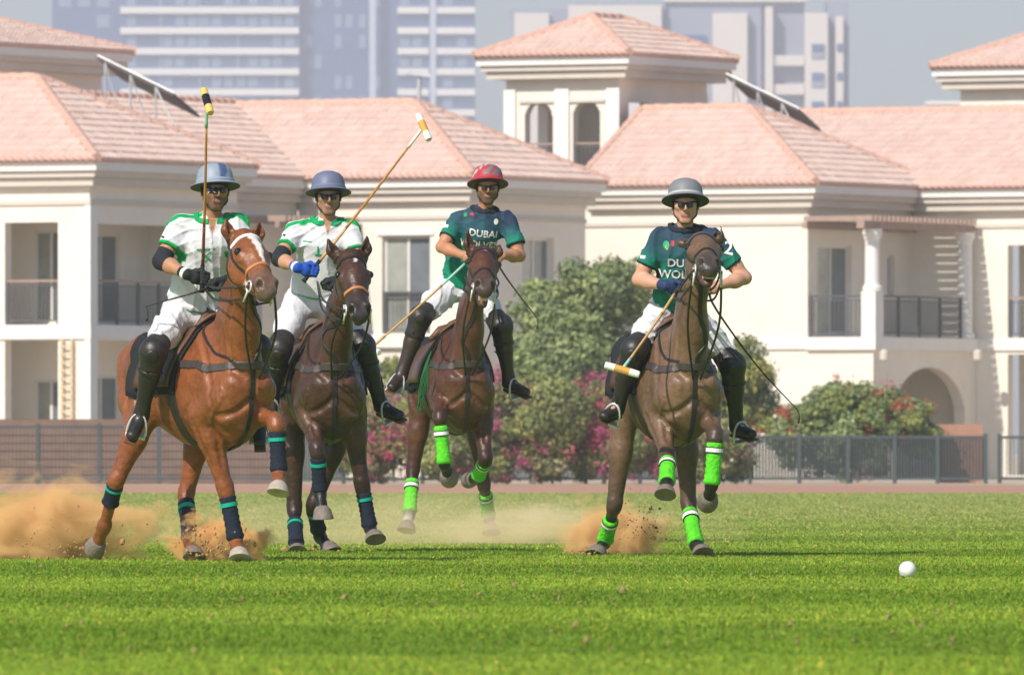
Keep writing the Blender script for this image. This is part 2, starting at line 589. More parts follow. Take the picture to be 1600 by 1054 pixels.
# ------------------------------------------------------------------ the villa on the left (corner loggia block, wing, middle block)
oA = at(140, 750, 265.0)
FA = Frame(oA, PHI)
EZ = 7.49
vA = empty('villa', FA.pt(0, 0, 0), 'cream two-storey villa with corner loggias and a long hipped tile roof', 'villa')
F1 = 3.66
opsF = [(-2.29, -0.85, F1, 6.05), (-2.29, -0.85, 0.05, 3.30)]
wall(vA, FA, 'u', 0.0, -7.5, 0.0, 0, 6.9, opsF)
opsS = [(0.38, 5.4, F1, 6.02), (0.38, 5.4, 0.05, 3.30)]
wall(vA, FA, 'w', 0.0, 0.3, 7.0, 0, 6.9, opsS)
# loggia insides: back walls, floors, doors
wall(vA, FA, 'u', 1.7, -3.2, -1.6, 0, 6.9, [(-2.5, -1.62, F1 + .05, 5.9), (-2.5, -1.62, .1, 2.4)], 0.2, name='loggia_wall')
wall(vA, FA, 'w', -1.6, 1.7, 6.6, 0, 6.9, [(2.6, 4.2, F1 + .05, 5.85), (2.6, 4.2, .1, 2.5)], 0.2, name='loggia_wall')
wall(vA, FA, 'u', 5.6, -1.6, -0.31, 0, 6.9, (), 0.2, name='loggia_wall')
window(vA, FA, 'u', 1.7, -2.5, -1.62, F1 + .05, 5.9, 0.1, 2, 'door')
window(vA, FA, 'u', 1.7, -2.5, -1.62, .1, 2.4, 0.1, 2, 'door')
window(vA, FA, 'w', -1.6, 2.6, 4.2, F1 + .05, 5.85, 0.1, 2, 'door')
window(vA, FA, 'w', -1.6, 2.6, 4.2, .1, 2.5, 0.1, 2, 'door')
mb = MB()
mb.box((-3.2, 0.31, 3.36), (-1.6, 1.69, F1), FA); mb.box((-1.599, 0.31, 3.36), (-0.31, 5.59, F1), FA)
mb.build('floor_slab', M_white, vA)
mb = MB()
mb.box((-7.6, -0.06, 3.33), (0.06, 0.0, F1 - .01), FA); mb.box((0.0, 0.001, 3.33), (0.06, 7.0, F1 - .01), FA)
mb.build('string_course', M_white, vA)
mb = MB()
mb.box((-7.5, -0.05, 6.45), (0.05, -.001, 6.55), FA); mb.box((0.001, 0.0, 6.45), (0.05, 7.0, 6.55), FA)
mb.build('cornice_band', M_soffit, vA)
# corner pilaster edges and trellis panel
mb = MB(); mb.box((-0.10, -0.045, 0), (0.045, -.002, 6.44), FA); mb.box((0.002, -.001, 0), (0.045, 0.3, 6.44), FA)
mb.build('corner_trim', M_white, vA)
tr = MB()
for uu in (-0.68, -0.42): tr.box((uu - .03, -.12, 0.75), (uu + .03, -.07, 3.32), FA)
for i in range(13): tr.box((-0.72, -.135, 0.85 + i * .19), (-0.38, -.121, 0.90 + i * .19), FA)
tr.build('trellis', mat('pale_timber', (0.62, 0.47, 0.30), 0.8), vA)
railing(vA, FA, 'u', 0.0, -2.27, -0.87, F1)
railing(vA, FA, 'w', 0.0, 0.4, 5.38, F1)
hip_roof(vA, FA, -9.5, 0.45, -0.45, 7.3, EZ, 2.05)
# wing behind, its shaded right side, and its pergola
wall(vA, FA, 'w', -4.7, 7.6, 18.4, 0, 7.0, [(9.5, 11.0, 3.7, 6.0), (15.0, 16.6, 3.7, 6.0), (15.0, 16.6, 0.1, 2.4)])
window(vA, FA, 'w', -4.7, 9.5, 11.0, 3.7, 6.0, .15); window(vA, FA, 'w', -4.7, 15.0, 16.6, 3.7, 6.0, .15, name='door')
window(vA, FA, 'w', -4.7, 15.0, 16.6, .1, 2.4, .15, name='door')
hip_roof(vA, FA, -12.4, -4.25, 4.6, 26.0, EZ, 2.0, eave_tiles=())
pg = MB()
for i in range(16):
    w = 14.6 + i * .24
    pg.box((-4.69, w, 6.35), (-2.9, w + .08, 6.5), FA)
pg.box((-3.1, 14.4, 6.2), (-2.98, 18.4, 6.345), FA)
pg.build('pergola', M_wood, vA)
# middle block
wall(vA, FA, 'u', 18.45, -4.69, 0.05, 0, 7.0, [(-2.32, -0.97, 3.62, 6.05), (-4.2, -3.2, 0.1, 2.4)])
wall(vA, FA, 'w', 0.05, 18.75, 24.8, 0, 7.0, [(21.4, 23.1, 3.62, 6.05), (21.0, 23.4, .1, 2.5)])
window(vA, FA, 'u', 18.45, -2.32, -0.97, 3.62, 6.05, .18, 2, 'door')
window(vA, FA, 'u', 18.45, -4.2, -3.2, .1, 2.4, .18, 2, 'door')
window(vA, FA, 'w', 0.05, 21.4, 23.1, 3.62, 6.05, .18, 2, 'door'); window(vA, FA, 'w', 0.05, 21.0, 23.4, .1, 2.5, .18, 2, 'door')
railing(vA, FA, 'u', 18.45, -2.30, -0.99, 3.62, timber=False); railing(vA, FA, 'w', 0.05, 21.42, 23.08, 3.62, timber=False)
mb = MB(); mb.box((-2.55, 18.30, 3.28), (-0.75, 18.449, 3.6), FA); mb.build('window_sill', M_white, vA)
mb = MB(); mb.box((-2.45, 18.40, 6.06), (-0.85, 18.449, 6.16), FA); mb.build('lintel', M_white, vA)
mb = MB(); mb.box((-4.25, 18.40, 6.45), (0.10, 18.449, 6.55), FA); mb.box((0.051, 18.449, 6.45), (0.10, 24.8, 6.55), FA)
mb.build('cornice_band', M_soffit, vA)
hip_roof(vA, FA, -14.0, 0.5, 18.0, 25.2, EZ, 1.95)

def solar_array(base, label, deg=PHI):
    fr = Frame(base, deg)
    z0 = base[2]
    r = empty('solar_panel_array', base, label, 'solar panel', 'solar panels on the tiled roofs')
    m = MB()
    a, b, c, d = fr.pt(0, 0, z0 + .95), fr.pt(0, 1.3, z0 + .45), fr.pt(2.15, 1.3, z0 - .5), fr.pt(2.15, 0, z0)
    t = nrm(np.cross(d - a, b - a)); t = t if t[2] > 0 else -t
    m.hexa([a, d, c, b, a + t * .07, d + t * .07, c + t * .07, b + t * .07])
    m.build('panel', M_panel, r)
    m = MB()
    for (p, q) in ((a, d), (b, c)):
        m.tube([p + t * .08, q + t * .08], 0.018, 6)
    m.build('panel_frame', M_alu, r)
    for f in (0.12, 0.45, 0.78):
        p = a + (d - a) * f
        m = MB(); m.tube([p, V(p[0], p[1], z0 - 0.7)], 0.03, 6)
        m.tube([p, V(p[0] + .5 * fr.u[0], p[1] + .5 * fr.u[1], z0 - 0.7)], 0.022, 6)
        m.build('strut', M_alu, r)
    return r
solar_array(at(150, 152, 277.0), 'tilted dark solar panel on struts beside the towered roof of the left villa')
solar_array(at(1132, 176, 297.0), 'tilted dark solar panel on struts beside the arched tower')

def roof_tower(fr, u0, w1, z_eave, label, arches=True, z_base=5.5):
    """belvedere: square tower with its right-front corner at the frame origin"""
    r = empty('belvedere_tower', fr.pt(0, 0, z_base), label, 'tower', 'belvedere towers of the villas')
    zt = z_eave - 0.45
    if arches:
        # front facade with two arched openings, cut as narrow strips
        L = -u0
        m = MB()
        oz0, spring = z_base + 2.2, z_eave - 1.58
        cs = [(u0 + L * 0.29, 0.40), (u0 + L * 0.715, 0.40)]
        N = 84
        for i in range(N):
            a, b = u0 + L * i / N, u0 + L * (i + 1) / N
            c = 0.5 * (a + b)
            hit = [(x, h) for x, h in cs if abs(c - x) < h]
            if not hit:
                m.box((a, 0, z_base), (b, .3, zt), fr)
            else:
                x, h = hit[0]
                m.box((a, 0, z_base), (b, .3, oz0), fr)
                m.box((a, 0, spring + math.sqrt(max(h * h - (c - x) ** 2, 0))), (b, .3, zt), fr)
        m.build('front_wall', M_wall, r)
        m = MB()
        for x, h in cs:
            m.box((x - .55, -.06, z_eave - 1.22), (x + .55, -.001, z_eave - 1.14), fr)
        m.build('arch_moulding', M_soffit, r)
        for uu0, uu1 in ((u0 - .04, u0 + .30), (u0 + L * .44, u0 + L * .565), (-.34, .04)):
            m = MB(); m.box((uu0, -.07, z_base), (uu1, -.001, zt - .4), fr)
            m.build('pilaster', M_white, r)
        wall(r, fr, 'w', 0.0, 0.3, w1, z_base, zt, [(0.55, 1.75, z_base + 2.2, z_eave - 1.2)], name='side_wall')
        wall(r, fr, 'w', u0 + .3, 0.3, w1, z_base, zt, [(0.55, 1.75, z_base + 2.2, z_eave - 1.2)], name='side_wall')
        wall(r, fr, 'u', w1 - .3, u0 + .31, -.31, z_base, zt, [(u0 + .35, -.35, z_base + 2.2, z_eave - 1.0)], name='rear_wall')
        for x, h in cs:
            railing(r, fr, 'u', 0.0, x - h + .01, x + h - .01, z_base + 2.2, 1.0, .15, .8)
        railing(r, fr, 'w', 0.0, .56, 1.74, z_base + 2.2, 1.0, .15, 1.2)
        m = MB(); m.box((u0 + .31, .31, z_base + 2.0), (-.31, w1 - .31, z_base + 2.19), fr); m.build('floor_slab', M_stone, r)
    else:
        m = MB(); m.box((u0, 0, z_base), (0, w1, zt), fr); m.build('tower_wall', M_wall, r)
        for k in range(3):
            a = u0 + .35 + k * (-u0 - .2) / 3
            m = MB(); m.box((a, -.05, z_eave - 1.25), (a + (-u0) / 3 - .35, -.001, z_eave - 1.15), fr); m.build('moulding', M_soffit, r)
    hip_roof(r, fr, u0 - .62, .62, -.62, w1 + .62, z_eave, 1.05)
    return r
FT = Frame(at(967, 265, 294.0), PHI)
roof_tower(FT, -3.3, 5.0, 10.95, 'open belvedere tower with two arched openings rising between the two villas')
FT2 = Frame(at(-32, 110, 281.0), PHI)
roof_tower(FT2, -6.0, 6.0, 10.75, 'plain square roof tower behind the roof of the left villa', False, 6.5)
FT3 = Frame(at(1690, 110, 305.0), PHI)
roof_tower(FT3, -3.6, 5.0, 11.05, 'square roof tower at the far end of the right villa', False, 6.5)

# ------------------------------------------------------------------ the villa on the right with the terrace
FC = Frame(at(1262, 750, 288.3), PHI)
vC = empty('villa', FC.pt(0, 0, 0), 'cream villa with a colonnaded terrace, timber pergola and ground-floor arch', 'villa')
wall(vC, FC, 'u', 0.0, -7.2, 0.0, 0, 7.0, ())
wall(vC, FC, 'w', 0.0, 0.3, 6.0, 0, 7.0, [(0.55, 2.5, 3.62, 5.95), (4.6, 5.0, 4.7, 5.75), (.2 + .3, 2.0, 1.4, 2.6)])
window(vC, FC, 'w', 0.0, 0.55, 2.5, 3.62, 5.95, .15, 2, 'door'); window(vC, FC, 'w', 0.0, 4.6, 5.0, 4.7, 5.75, .15, 1)
window(vC, FC, 'w', 0.0, .5, 2.0, 1.4, 2.6, .15, 2)
wall(vC, FC, 'u', 6.0, 0.001, 8.5, 0, 7.0, [(2.75, 5.6, 3.62, 6.0), (2.75, 5.6, .1, 3.2)])
window(vC, FC, 'u', 6.0, 3.3, 5.2, 3.62, 5.95, 1.3, 2, 'door'); window(vC, FC, 'u', 6.0, 3.3, 5.2, .1, 2.4, 1.3, 2, 'door')
wall(vC, FC, 'u', 7.4, 2.4, 6.0, 0, 7.0, [(3.3, 5.2, 3.62, 5.95), (3.3, 5.2, .1, 2.4)], .2, name='loggia_wall')
mb = MB(); mb.box((2.4, 6.31, 3.3), (6, 7.39, 3.6), FC); mb.build('floor_slab', M_white, vC)
railing(vC, FC, 'u', 6.0, 2.77, 5.58, 3.62)
# terrace: slab, parapet columns, arch wall below, pergola above
TU = 1.85
mb = MB(); mb.box((0.001, -.12, 3.28), (TU + .12, 5.99, 3.60), FC); mb.build('terrace_slab', M_white, vC)
mb = MB(); mb.box((-7.2, -.07, 3.30), (-.001, -.001, 3.58), FC); mb.build('string_course', M_white, vC)
mb = MB(); mb.box((TU + .1, 5.93, 3.30), (8.5, 5.999, 3.58), FC); mb.build('string_course', M_white, vC)
mb = MB(); mb.box((-7.3, -.05, 6.45), (-.0, -.001, 6.55), FC); mb.box((0.001, 5.95, 6.45), (8.5, 5.999, 6.55), FC); mb.box((.001, 0, 6.6), (.05, 5.94, 6.7), FC)
mb.build('cornice_band', M_soffit, vC)
wall(vC, FC, 'u', 0.0, 0.001, TU, 0, 3.28, (), .3, name='terrace_wall')
mb = MB()
N = 60
for i in range(N):
    a, b = .301 + 5.69 * i / N, .301 + 5.69 * (i + 1) / N
    c = .5 * (a + b)
    if abs(c - 3.25) < 2.1:
        bx(mb, FC, 'w', TU, a, b, 0, .3, 1.55 + 1.3 * math.sqrt(1 - ((c - 3.25) / 2.1) ** 2), 3.279)
    else:
        bx(mb, FC, 'w', TU, a, b, 0, .3, 0, 3.279)
mb.build('arch_wall', M_wall, vC)
def column(fr, u, w, z0, z1, r=.19):
    m = MB()
    m.lathe(fr.pt(u, w, z0), V(0, 0, 1), [(r + .06, 0), (r + .06, .10), (r + .02, .14), (r, .2), (r * .95, z1 - z0 - .30), (r + .02, z1 - z0 - .26), (r + .02, z1 - z0 - .2), (r + .06, z1 - z0 - .14), (r + .07, z1 - z0)], 18)
    return m.build('column', M_white, vC, smooth=False)
mb = MB(); mb.box((TU - .3, -.08, 3.601), (TU + .1, .38, 4.75), FC); mb.build('pedestal', M_white, vC)
column(FC, TU - .1, .15, 4.76, 6.33)
column(FC, TU - .1, 5.55, 3.61, 6.33)
railing(vC, FC, 'u', 0.0, 0.02, TU - .31, 3.61, 1.05, .1, 1.2, False)
railing(vC, FC, 'w', TU, 0.42, 5.3, 3.61, 1.05, .1, 1.2, False)
def pergola_beam(parent, lo, hi, fr):
    m = MB(); m.box(lo, hi, fr); m.build('pergola_beam', M_wood, parent)
pergola_beam(vC, (TU - .2, -.55, 6.34), (TU + .02, 5.9, 6.52), FC)
pergola_beam(vC, (0.06, -.45, 6.34), (0.2, 5.9, 6.5), FC)
for i in range(24):
    w = -.35 + i * .26
    m = MB(); m.box((-.001 + .06, w, 6.53), (TU + .15, w + .08, 6.66), FC); m.build('pergola_slat', M_wood, vC)
hip_roof(vC, FC, -6.45, .45, -.45, 7.2, EZ, 2.05, gl=True, axis='u')
hip_roof(vC, FC, -5.6, 14.0, 5.5, 14.0, EZ, 2.1, gl=True)
m = MB()
m.add([FC.pt(-6.3, -.2, EZ - .06), FC.pt(-6.3, 7, EZ - .06), FC.pt(-6.3, 3.4, EZ + 1.95), FC.pt(-6.1, -.2, EZ - .06), FC.pt(-6.1, 7, EZ - .06), FC.pt(-6.1, 3.4, EZ + 1.95)], [[0, 2, 1], [3, 4, 5], [0, 1, 4, 3], [1, 2, 5, 4], [2, 0, 3, 5]])
m.build('gable_wall', M_wall, vC)
for px in (1381, 1527):
    m = MB(); c = at(px, 556, 287 if px < 1400 else 291.5)
    m.lathe(c - V(0, 0.25, .15), V(0, 0, 1), [(.05, 0), (.11, .06), (.11, .26), (.03, .32)], 10)
    m.build('wall_lamp', M_soffit, vC)

# ------------------------------------------------------------------ street lamp, far high-rises
b = at(655, 0, 320); b[2] = 0
L = empty('street_lamp', b, 'tall slim street lamp with a flat head rising behind the roof ridge', 'street lamp')
m = MB(); m.tube([b, b + V(0, 0, 11.3)], [.11, .06], 10); m.build('pole', M_alu, L)
m = MB(); m.hexa([b + V(*q) for q in [(-.35, -.15, 11.3), (.32, -.15, 11.22), (.32, .15, 11.22), (-.35, .15, 11.3), (-.33, -.13, 11.42), (.3, -.13, 11.32), (.3, .13, 11.32), (-.33, .13, 11.42)]])
m.build('lamp_head', M_alu, L)

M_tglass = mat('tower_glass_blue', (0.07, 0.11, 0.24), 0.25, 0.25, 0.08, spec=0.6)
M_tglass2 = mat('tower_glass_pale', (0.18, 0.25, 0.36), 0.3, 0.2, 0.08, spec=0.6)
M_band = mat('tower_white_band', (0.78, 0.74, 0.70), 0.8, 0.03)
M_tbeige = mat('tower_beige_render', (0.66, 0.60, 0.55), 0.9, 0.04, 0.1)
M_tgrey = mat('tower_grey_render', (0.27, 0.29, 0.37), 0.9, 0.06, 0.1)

D1 = 2600.0
k1 = D1 / FPX
T1 = empty('glass_high_rise', at(410, 0, D1) * V(1, 1, 0), 'hazy blue glass high-rise with white balcony bands behind the left villa', 'high-rise')
X1 = lambda px: (px - 800) * k1
H1 = 142.0
m = MB()
m.box((X1(80), D1 + 6, 0), (X1(190), D1 + 30, H1 - 6)); m.box((X1(190) + .01, D1 + 1.5, 0), (X1(468), D1 + 32, H1))
m.box((X1(468) + .01, D1 + 5, 0), (X1(620), D1 + 31, H1 - 2)); m.box((X1(620) + .01, D1 + 1.5, 0), (X1(742), D1 + 32, H1))
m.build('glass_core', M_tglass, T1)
Z1 = lambda py: CAMH + (HORIZ - py) * k1
pitch = 32 * k1
unit = bpy.data.meshes.new('pane')
bm = bmesh.new(); bmesh.ops.create_cube(bm, size=1.0); bm.to_mesh(unit); bm.free(); unit.materials.append(M_tglass2)
def band(name, x0, x1, z0, z1, y0, y1, m_, par):
    q = MB(); q.box((x0, y0, z0), (x1, y1, z1)); return q.build(name, m_, par)
for j in range(-3, 19):
    zc = Z1(144) - 10 * pitch + j * pitch + 0.0
    if zc < 5 or zc > H1 - 1: continue
    band('balcony_band', X1(190) - .3, X1(467), zc - .75, zc + .75, D1, D1 + 1.7, M_band, T1)
    band('balcony_band', X1(621), X1(670), zc - .75, zc + .75, D1, D1 + 1.7, M_band, T1)
    band('balcony_band', X1(682), X1(742), zc - .75, zc + .75, D1, D1 + 1.7, M_band, T1)
    if zc > 70:
        rr = random.Random(j)
        for px in range(205, 460, 19):
            if rr.random() < .55:
                piece('pane', unit, T1, V(X1(px), D1 + 1.4, zc + pitch * .5), scale=(14 * k1, .3, pitch - 2.2))
        for px in (480, 497, 528, 545, 566, 590):
            if rr.random() < .6:
                piece('pane', unit, T1, V(X1(px), D1 + 4.9, zc + pitch * .5), scale=(11 * k1, .3, pitch - 1.6))
        for px in (632, 652, 700, 722):
            if rr.random() < .6:
                piece('pane', unit, T1, V(X1(px), D1 + 1.4, zc + pitch * .5), scale=(15 * k1, .3, pitch - 2.2))
        for px in (100, 130, 160):
            if rr.random() < .5:
                piece('pane', unit, T1, V(X1(px), D1 + 5.9, zc + pitch * .5), scale=(20 * k1, .3, pitch - 1.8))
for px in (249, 370, 430, 310):
    band('mullion_column', X1(px), X1(px + 4), 0, H1 - 1, D1 + .9, D1 + 1.4, M_tglass2, T1)
for px, w in ((577, 10), (672, 9)):
    band('white_fin', X1(px), X1(px + w), 0, H1, D1 + .2, D1 + 1.45, mat('pale_fin', (.48, .53, .62), .7, .03), T1)

D2 = 2000.0
k2 = D2 / FPX
X2 = lambda px: (px - 800) * k2
Z2 = lambda py: CAMH + (HORIZ - py) * k2
T2 = empty('apartment_high_rise', at(1060, 0, D2) * V(1, 1, 0), 'hazy pale apartment high-rise with white panels behind the arched tower', 'high-rise')
m = MB()
m.box((X2(795), D2 + 6, 0), (X2(900), D2 + 24, Z2(12))); m.box((X2(900) + .01, D2 + 3, 0), (X2(1040), D2 + 24, Z2(4)))
m.box((X2(1040) + .01, D2 + 4, 0), (X2(1190), D2 + 24, Z2(2))); m.box((X2(1190) + .01, D2 + 5, 0), (X2(1258), D2 + 24, Z2(-6)))
m.box((X2(1294) + .01, D2 + 6, 0), (X2(1328), D2 + 22, Z2(0)))
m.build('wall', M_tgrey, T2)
for x0, x1, yt in ((804, 858, 20), (888, 1034, 8), (1114, 1168, 20), (1196, 1208, 10), (1258, 1294, 20), (1306, 1318, 25)):
    band('white_panel', X2(x0), X2(x1), 0, Z2(yt), D2 + 1.5, D2 + 5.9, M_tbeige, T2)
for j in range(8):
    yy = 78 + j * 45
    w = band('window', X2(1268), X2(1288), Z2(yy + 12), Z2(yy - 10), D2 + 1.1, D2 + 1.49, M_tgrey, T2)
    band('pane', X2(1270), X2(1286), Z2(yy + 2), Z2(yy - 8), D2 + .9, D2 + 1.09, M_tglass, w)
    if j < 5:
        band('balcony', X2(1208) + .02, X2(1257), Z2(yy + 24), Z2(yy + 8), D2 + 2.2, D2 + 4.95, M_tbeige, T2)
        band('window', X2(1068), X2(1104), Z2(yy - 4), Z2(yy - 24), D2 + 3.4, D2 + 3.98, M_tglass, T2)
        band('window', X2(1308), X2(1316), Z2(yy + 2), Z2(yy - 10), D2 + 1.2, D2 + 1.49, M_tglass, T2)
band('parapet', X2(1038), X2(1262), Z2(2), Z2(-4), D2 + 3, D2 + 12, M_tbeige, T2)
for i, (x0, x1, yt, d) in enumerate(((1390, 1408, 170, 1600), (1412, 1428, 168, 1640), (1448, 1500, 158, 1680))):
    kk = d / FPX
    r = empty('distant_house', V((0.5 * (x0 + x1) - 800) * kk, d, 0), ['low far white block beside the pale high-rise, smallest of the row', 'low far white block in the middle of the distant row', 'wide far white block next to the right roof tower'][i], 'house')
    z = CAMH + (HORIZ - yt) * kk
    band('wall', (x0 - 800) * kk, (x1 - 800) * kk, 0, z - .5, d, d + 10, M_tbeige, r)
    band('roof', (x0 - 801) * kk, (x1 - 799) * kk, z - .5, z, d - .3, d + 10.3, M_band, r)

# ------------------------------------------------------------------ fences
M_fence = mat('grey_green_fence', (0.07, 0.085, 0.09), 0.6, 0.15, 3)
M_plank = mat('brown_planks', (0.21, 0.13, 0.10), 0.85, 0.2, 3)
M_mesh = mat('green_shade_mesh', (0.035, 0.045, 0.05), 0.8, 0.25, 1.2)
def fence(px0, px1, D, h, posts, label, step=0.085, shade=0.0):
    a, b_ = at(px0, 0, D), at(px1, 0, D)
    r = empty('fence', V(a[0], D, 0), label, 'fence')
    for px in posts:
        p = at(px, 0, D)
        m = MB(); m.box((p[0] - .045, D - .05, 0), (p[0] + .045, D + .05, h + .05)); m.build('post', M_fence, r)
    m = MB(); m.box((a[0], D - .02, h - .06), (b_[0], D + .02, h)); m.build('top_rail', M_fence, r)
    m = MB(); m.box((a[0], D - .02, .08), (b_[0], D + .02, .14)); m.build('bottom_rail', M_fence, r)
    m = MB()
    x = a[0]
    while x < b_[0]:
        m.box((x, D - .008, .14), (x + step * (.22 + shade), D + .008, h - .06)); x += step
    s = m.build('bars', M_fence if shade == 0 else M_mesh, r); s['kind'] = 'stuff'
    return r
fence(-60, 560, 248.0, 1.27, [-37, 59, 155, 249, 345, 441, 537], 'grey metal bar fence in front of the brown plank wall')
fence(560, 1160, 250.0, 1.05, [575, 660, 745, 830, 915, 1000, 1085, 1150], 'low dark fence hidden among the pink flowering shrubs')
fence(1160, 1543, 250.0, 1.05, [1172, 1249, 1325, 1398, 1465, 1540], 'dark mesh fence in front of the red flowered bush', 0.07, 0.55)
fence(1560, 1680, 252.0, 1.05, [1562, 1640], 'dark bar fence at the open end beside the right villa')
a, b_ = at(-60, 0, 251.5), at(470, 0, 251.5)
r = empty('plank_wall', V(a[0], 251.5, 0), 'brown horizontal plank wall below the left villa', 'wall')
for j in range(8):
    m = MB(); m.box((a[0], 251.5 + .006 * (j % 2), .02 + j * .175), (b_[0], 251.56 + .006 * (j % 2), .02 + j * .175 + .155)); m.build('plank', M_plank, r)
m = MB(); m.box((a[0], 251.57, 0), (b_[0], 251.62, 1.42)); m.build('backing', M_plank, r)
m = MB(); a2 = at(1462, 0, 257); b2 = at(1535, 0, 257); m.box((a2[0], 257, 0), (b2[0], 257.2, 1.32))
tag(m.build('low_wall', mat('brick_red_render', (.42, .22, .16), .9, .15), base=(a2[0], 257, 0)), 'low reddish wall below the arch of the right villa', 'wall')

# ------------------------------------------------------------------ shrubs and trees
M_leaf = mat('leaf', (0.1, 0.2, 0.05), 0.6, 0.12, 3, attr='Col', transl=0.3, spec=0.25)
M_petal = mat('petal', (0.6, 0.1, 0.2), 0.7, 0.1, 3, attr='Col', transl=0.3)
M_bark = mat('bark', (0.22, 0.16, 0.11), 0.9, 0.2, 8, 0.5, 40)
def leaf_mesh(P, N, size, colors):
    n = len(P)
    t = rng.normal(size=(n, 3)); t -= (t * N).sum(1)[:, None] * N; t /= np.linalg.norm(t, axis=1)[:, None]
    s = np.cross(N, t)
    L = size * rng.uniform(.6, 1.4, n)[:, None]; W = L * .55
    v = np.stack([P - t * L, P + s * W, P + t * L, P - s * W], 1).reshape(-1, 3)
    f = np.arange(4 * n).reshape(-1, 4)
    return v, f, np.repeat(colors, 4, 0)
def shrub(name, label, cat, D, blobs, dens, size, cols, flowers=None, fcols=None, fl_n=0, group=None, depth=1.0, trunk_r=.05):
    """crown of leaves over lumpy blobs (px, py, rx_px, ry_px), one seen at distance D"""
    kpx = D / FPX
    base = at(np.mean([q[0] for q in blobs]), 0, D); base[2] = 0
    r = empty(name, base, label, cat, group)
    Ps, Ns, Cs = [], [], []
    cents = []
    for (px, py, rx, ry) in blobs:
        c = at(px, py, D + rng.uniform(-.5, .5) * depth); cents.append(c)
        rad = V(rx * kpx, max(rx, ry) * kpx * depth, ry * kpx)
        # sub-clumps give an uneven outline
        nc = max(10, int(24 * rx * ry / 2500))
        for _ in range(nc):
            d = nrm(rng.normal(size=3))
            cc = c + d * rad * rng.uniform(.35, .88)
            rr = rad.min() * rng.uniform(.28, .5)
            n = int(dens * rr * rr * 40)
            dd = rng.normal(size=(n, 3)); dd /= np.linalg.norm(dd, axis=1)[:, None]
            P = cc + dd * rr * rng.uniform(.55, 1.08, n)[:, None] * V(1.15, 1.1, .85)
            N = dd + rng.normal(0, .55, (n, 3)) + V(0, 0, .3); N /= np.linalg.norm(N, axis=1)[:, None]
            col = np.asarray(cols)[rng.integers(len(cols))] * rng.uniform(.7, 1.25, n)[:, None] * rng.uniform(.85, 1.15)
            ok = P[:, 2] > .03
            Ps.append(P[ok]); Ns.append(N[ok]); Cs.append(col[ok])
    v, f, c = leaf_mesh(np.concatenate(Ps), np.concatenate(Ns), size, np.concatenate(Cs))
    crown = mesh_obj('crown', v, f, M_leaf, r, colors=c)
    tk = MB()
    top = np.mean(cents, 0)
    tk.tube([V(base[0], D, 0), V(base[0] + .05, D, top[2] * .5), top], [trunk_r, trunk_r * .8, trunk_r * .4], 7)
    for c in cents:
        tk.tube([V(base[0], D, .1) * .6 + .4 * V(top[0], top[1], top[2] * .3), .5 * (c + top) - V(0, 0, .1), c], [trunk_r * .6, trunk_r * .45, trunk_r * .2], 6)
    tk.build('trunk', M_bark, r)
    if fl_n:
        Pf, Nf, Cf = [], [], []
        for _ in range(fl_n):
            (px, py, rx, ry) = blobs[rng.integers(len(blobs))]
            d = nrm(rng.normal(size=3) + V(0, -.8, .1))
            c = at(px, py, D) + d * V(rx * kpx, max(rx, ry) * kpx * depth, ry * kpx) * rng.uniform(.98, 1.2)
            n = rng.integers(25, 90)
            P = c + rng.normal(0, rng.uniform(.05, .15), (n, 3))
            N = rng.normal(size=(n, 3)); N /= np.linalg.norm(N, axis=1)[:, None]
            ok = P[:, 2] > .05
            Pf.append(P[ok]); Nf.append(N[ok]); Cf.append((np.asarray(fcols)[rng.integers(len(fcols))] * rng.uniform(.8, 1.2, n)[:, None])[ok])
        v, f, c = leaf_mesh(np.concatenate(Pf), np.concatenate(Nf), .035, np.concatenate(Cf))
        mesh_obj('flowers', v, f, M_petal, r, colors=c)['kind'] = 'stuff'
    return r
G1 = [(0.26, 0.33, 0.13), (0.30, 0.37, 0.15), (0.36, 0.41, 0.17), (0.23, 0.29, 0.13)]
G2 = [(0.30, 0.33, 0.11), (0.37, 0.37, 0.13), (0.25, 0.29, 0.11), (0.33, 0.30, 0.16)]
G3 = [(0.37, 0.36, 0.10), (0.30, 0.34, 0.10), (0.23, 0.29, 0.10)]
PK = [(0.52, 0.07, 0.16), (0.50, 0.10, 0.24), (0.58, 0.15, 0.19)]
RD = [(0.55, 0.14, 0.07), (0.48, 0.10, 0.08)]
shrub('tree', 'dense grey-green rounded tree in front of the right villa, tallest of the garden', 'tree', 258, [(850, 480, 62, 42), (915, 455, 60, 52), (965, 455, 55, 55), (890, 550, 80, 80), (960, 560, 65, 45), (835, 570, 45, 60)], 38, .075, G1, trunk_r=.12)
shrub('tree', 'yellow-green clipped round tree between the right rider and the terrace', 'tree', 259, [(1160, 580, 50, 55), (1180, 640, 45, 55), (1130, 620, 45, 60)], 38, .07, G3, trunk_r=.09)
shrub('flowering_bush', 'wide green bush with small orange-red flowers before the terrace arch', 'bush', 256, [(1270, 650, 55, 42), (1330, 640, 55, 50), (1390, 645, 60, 45), (1345, 610, 25, 28), (1430, 675, 45, 45), (1235, 680, 45, 50), (1330, 700, 100, 50), (1300, 670, 60, 50)], 60, .06, G3[1:] + G1[:2], None, RD, 26)
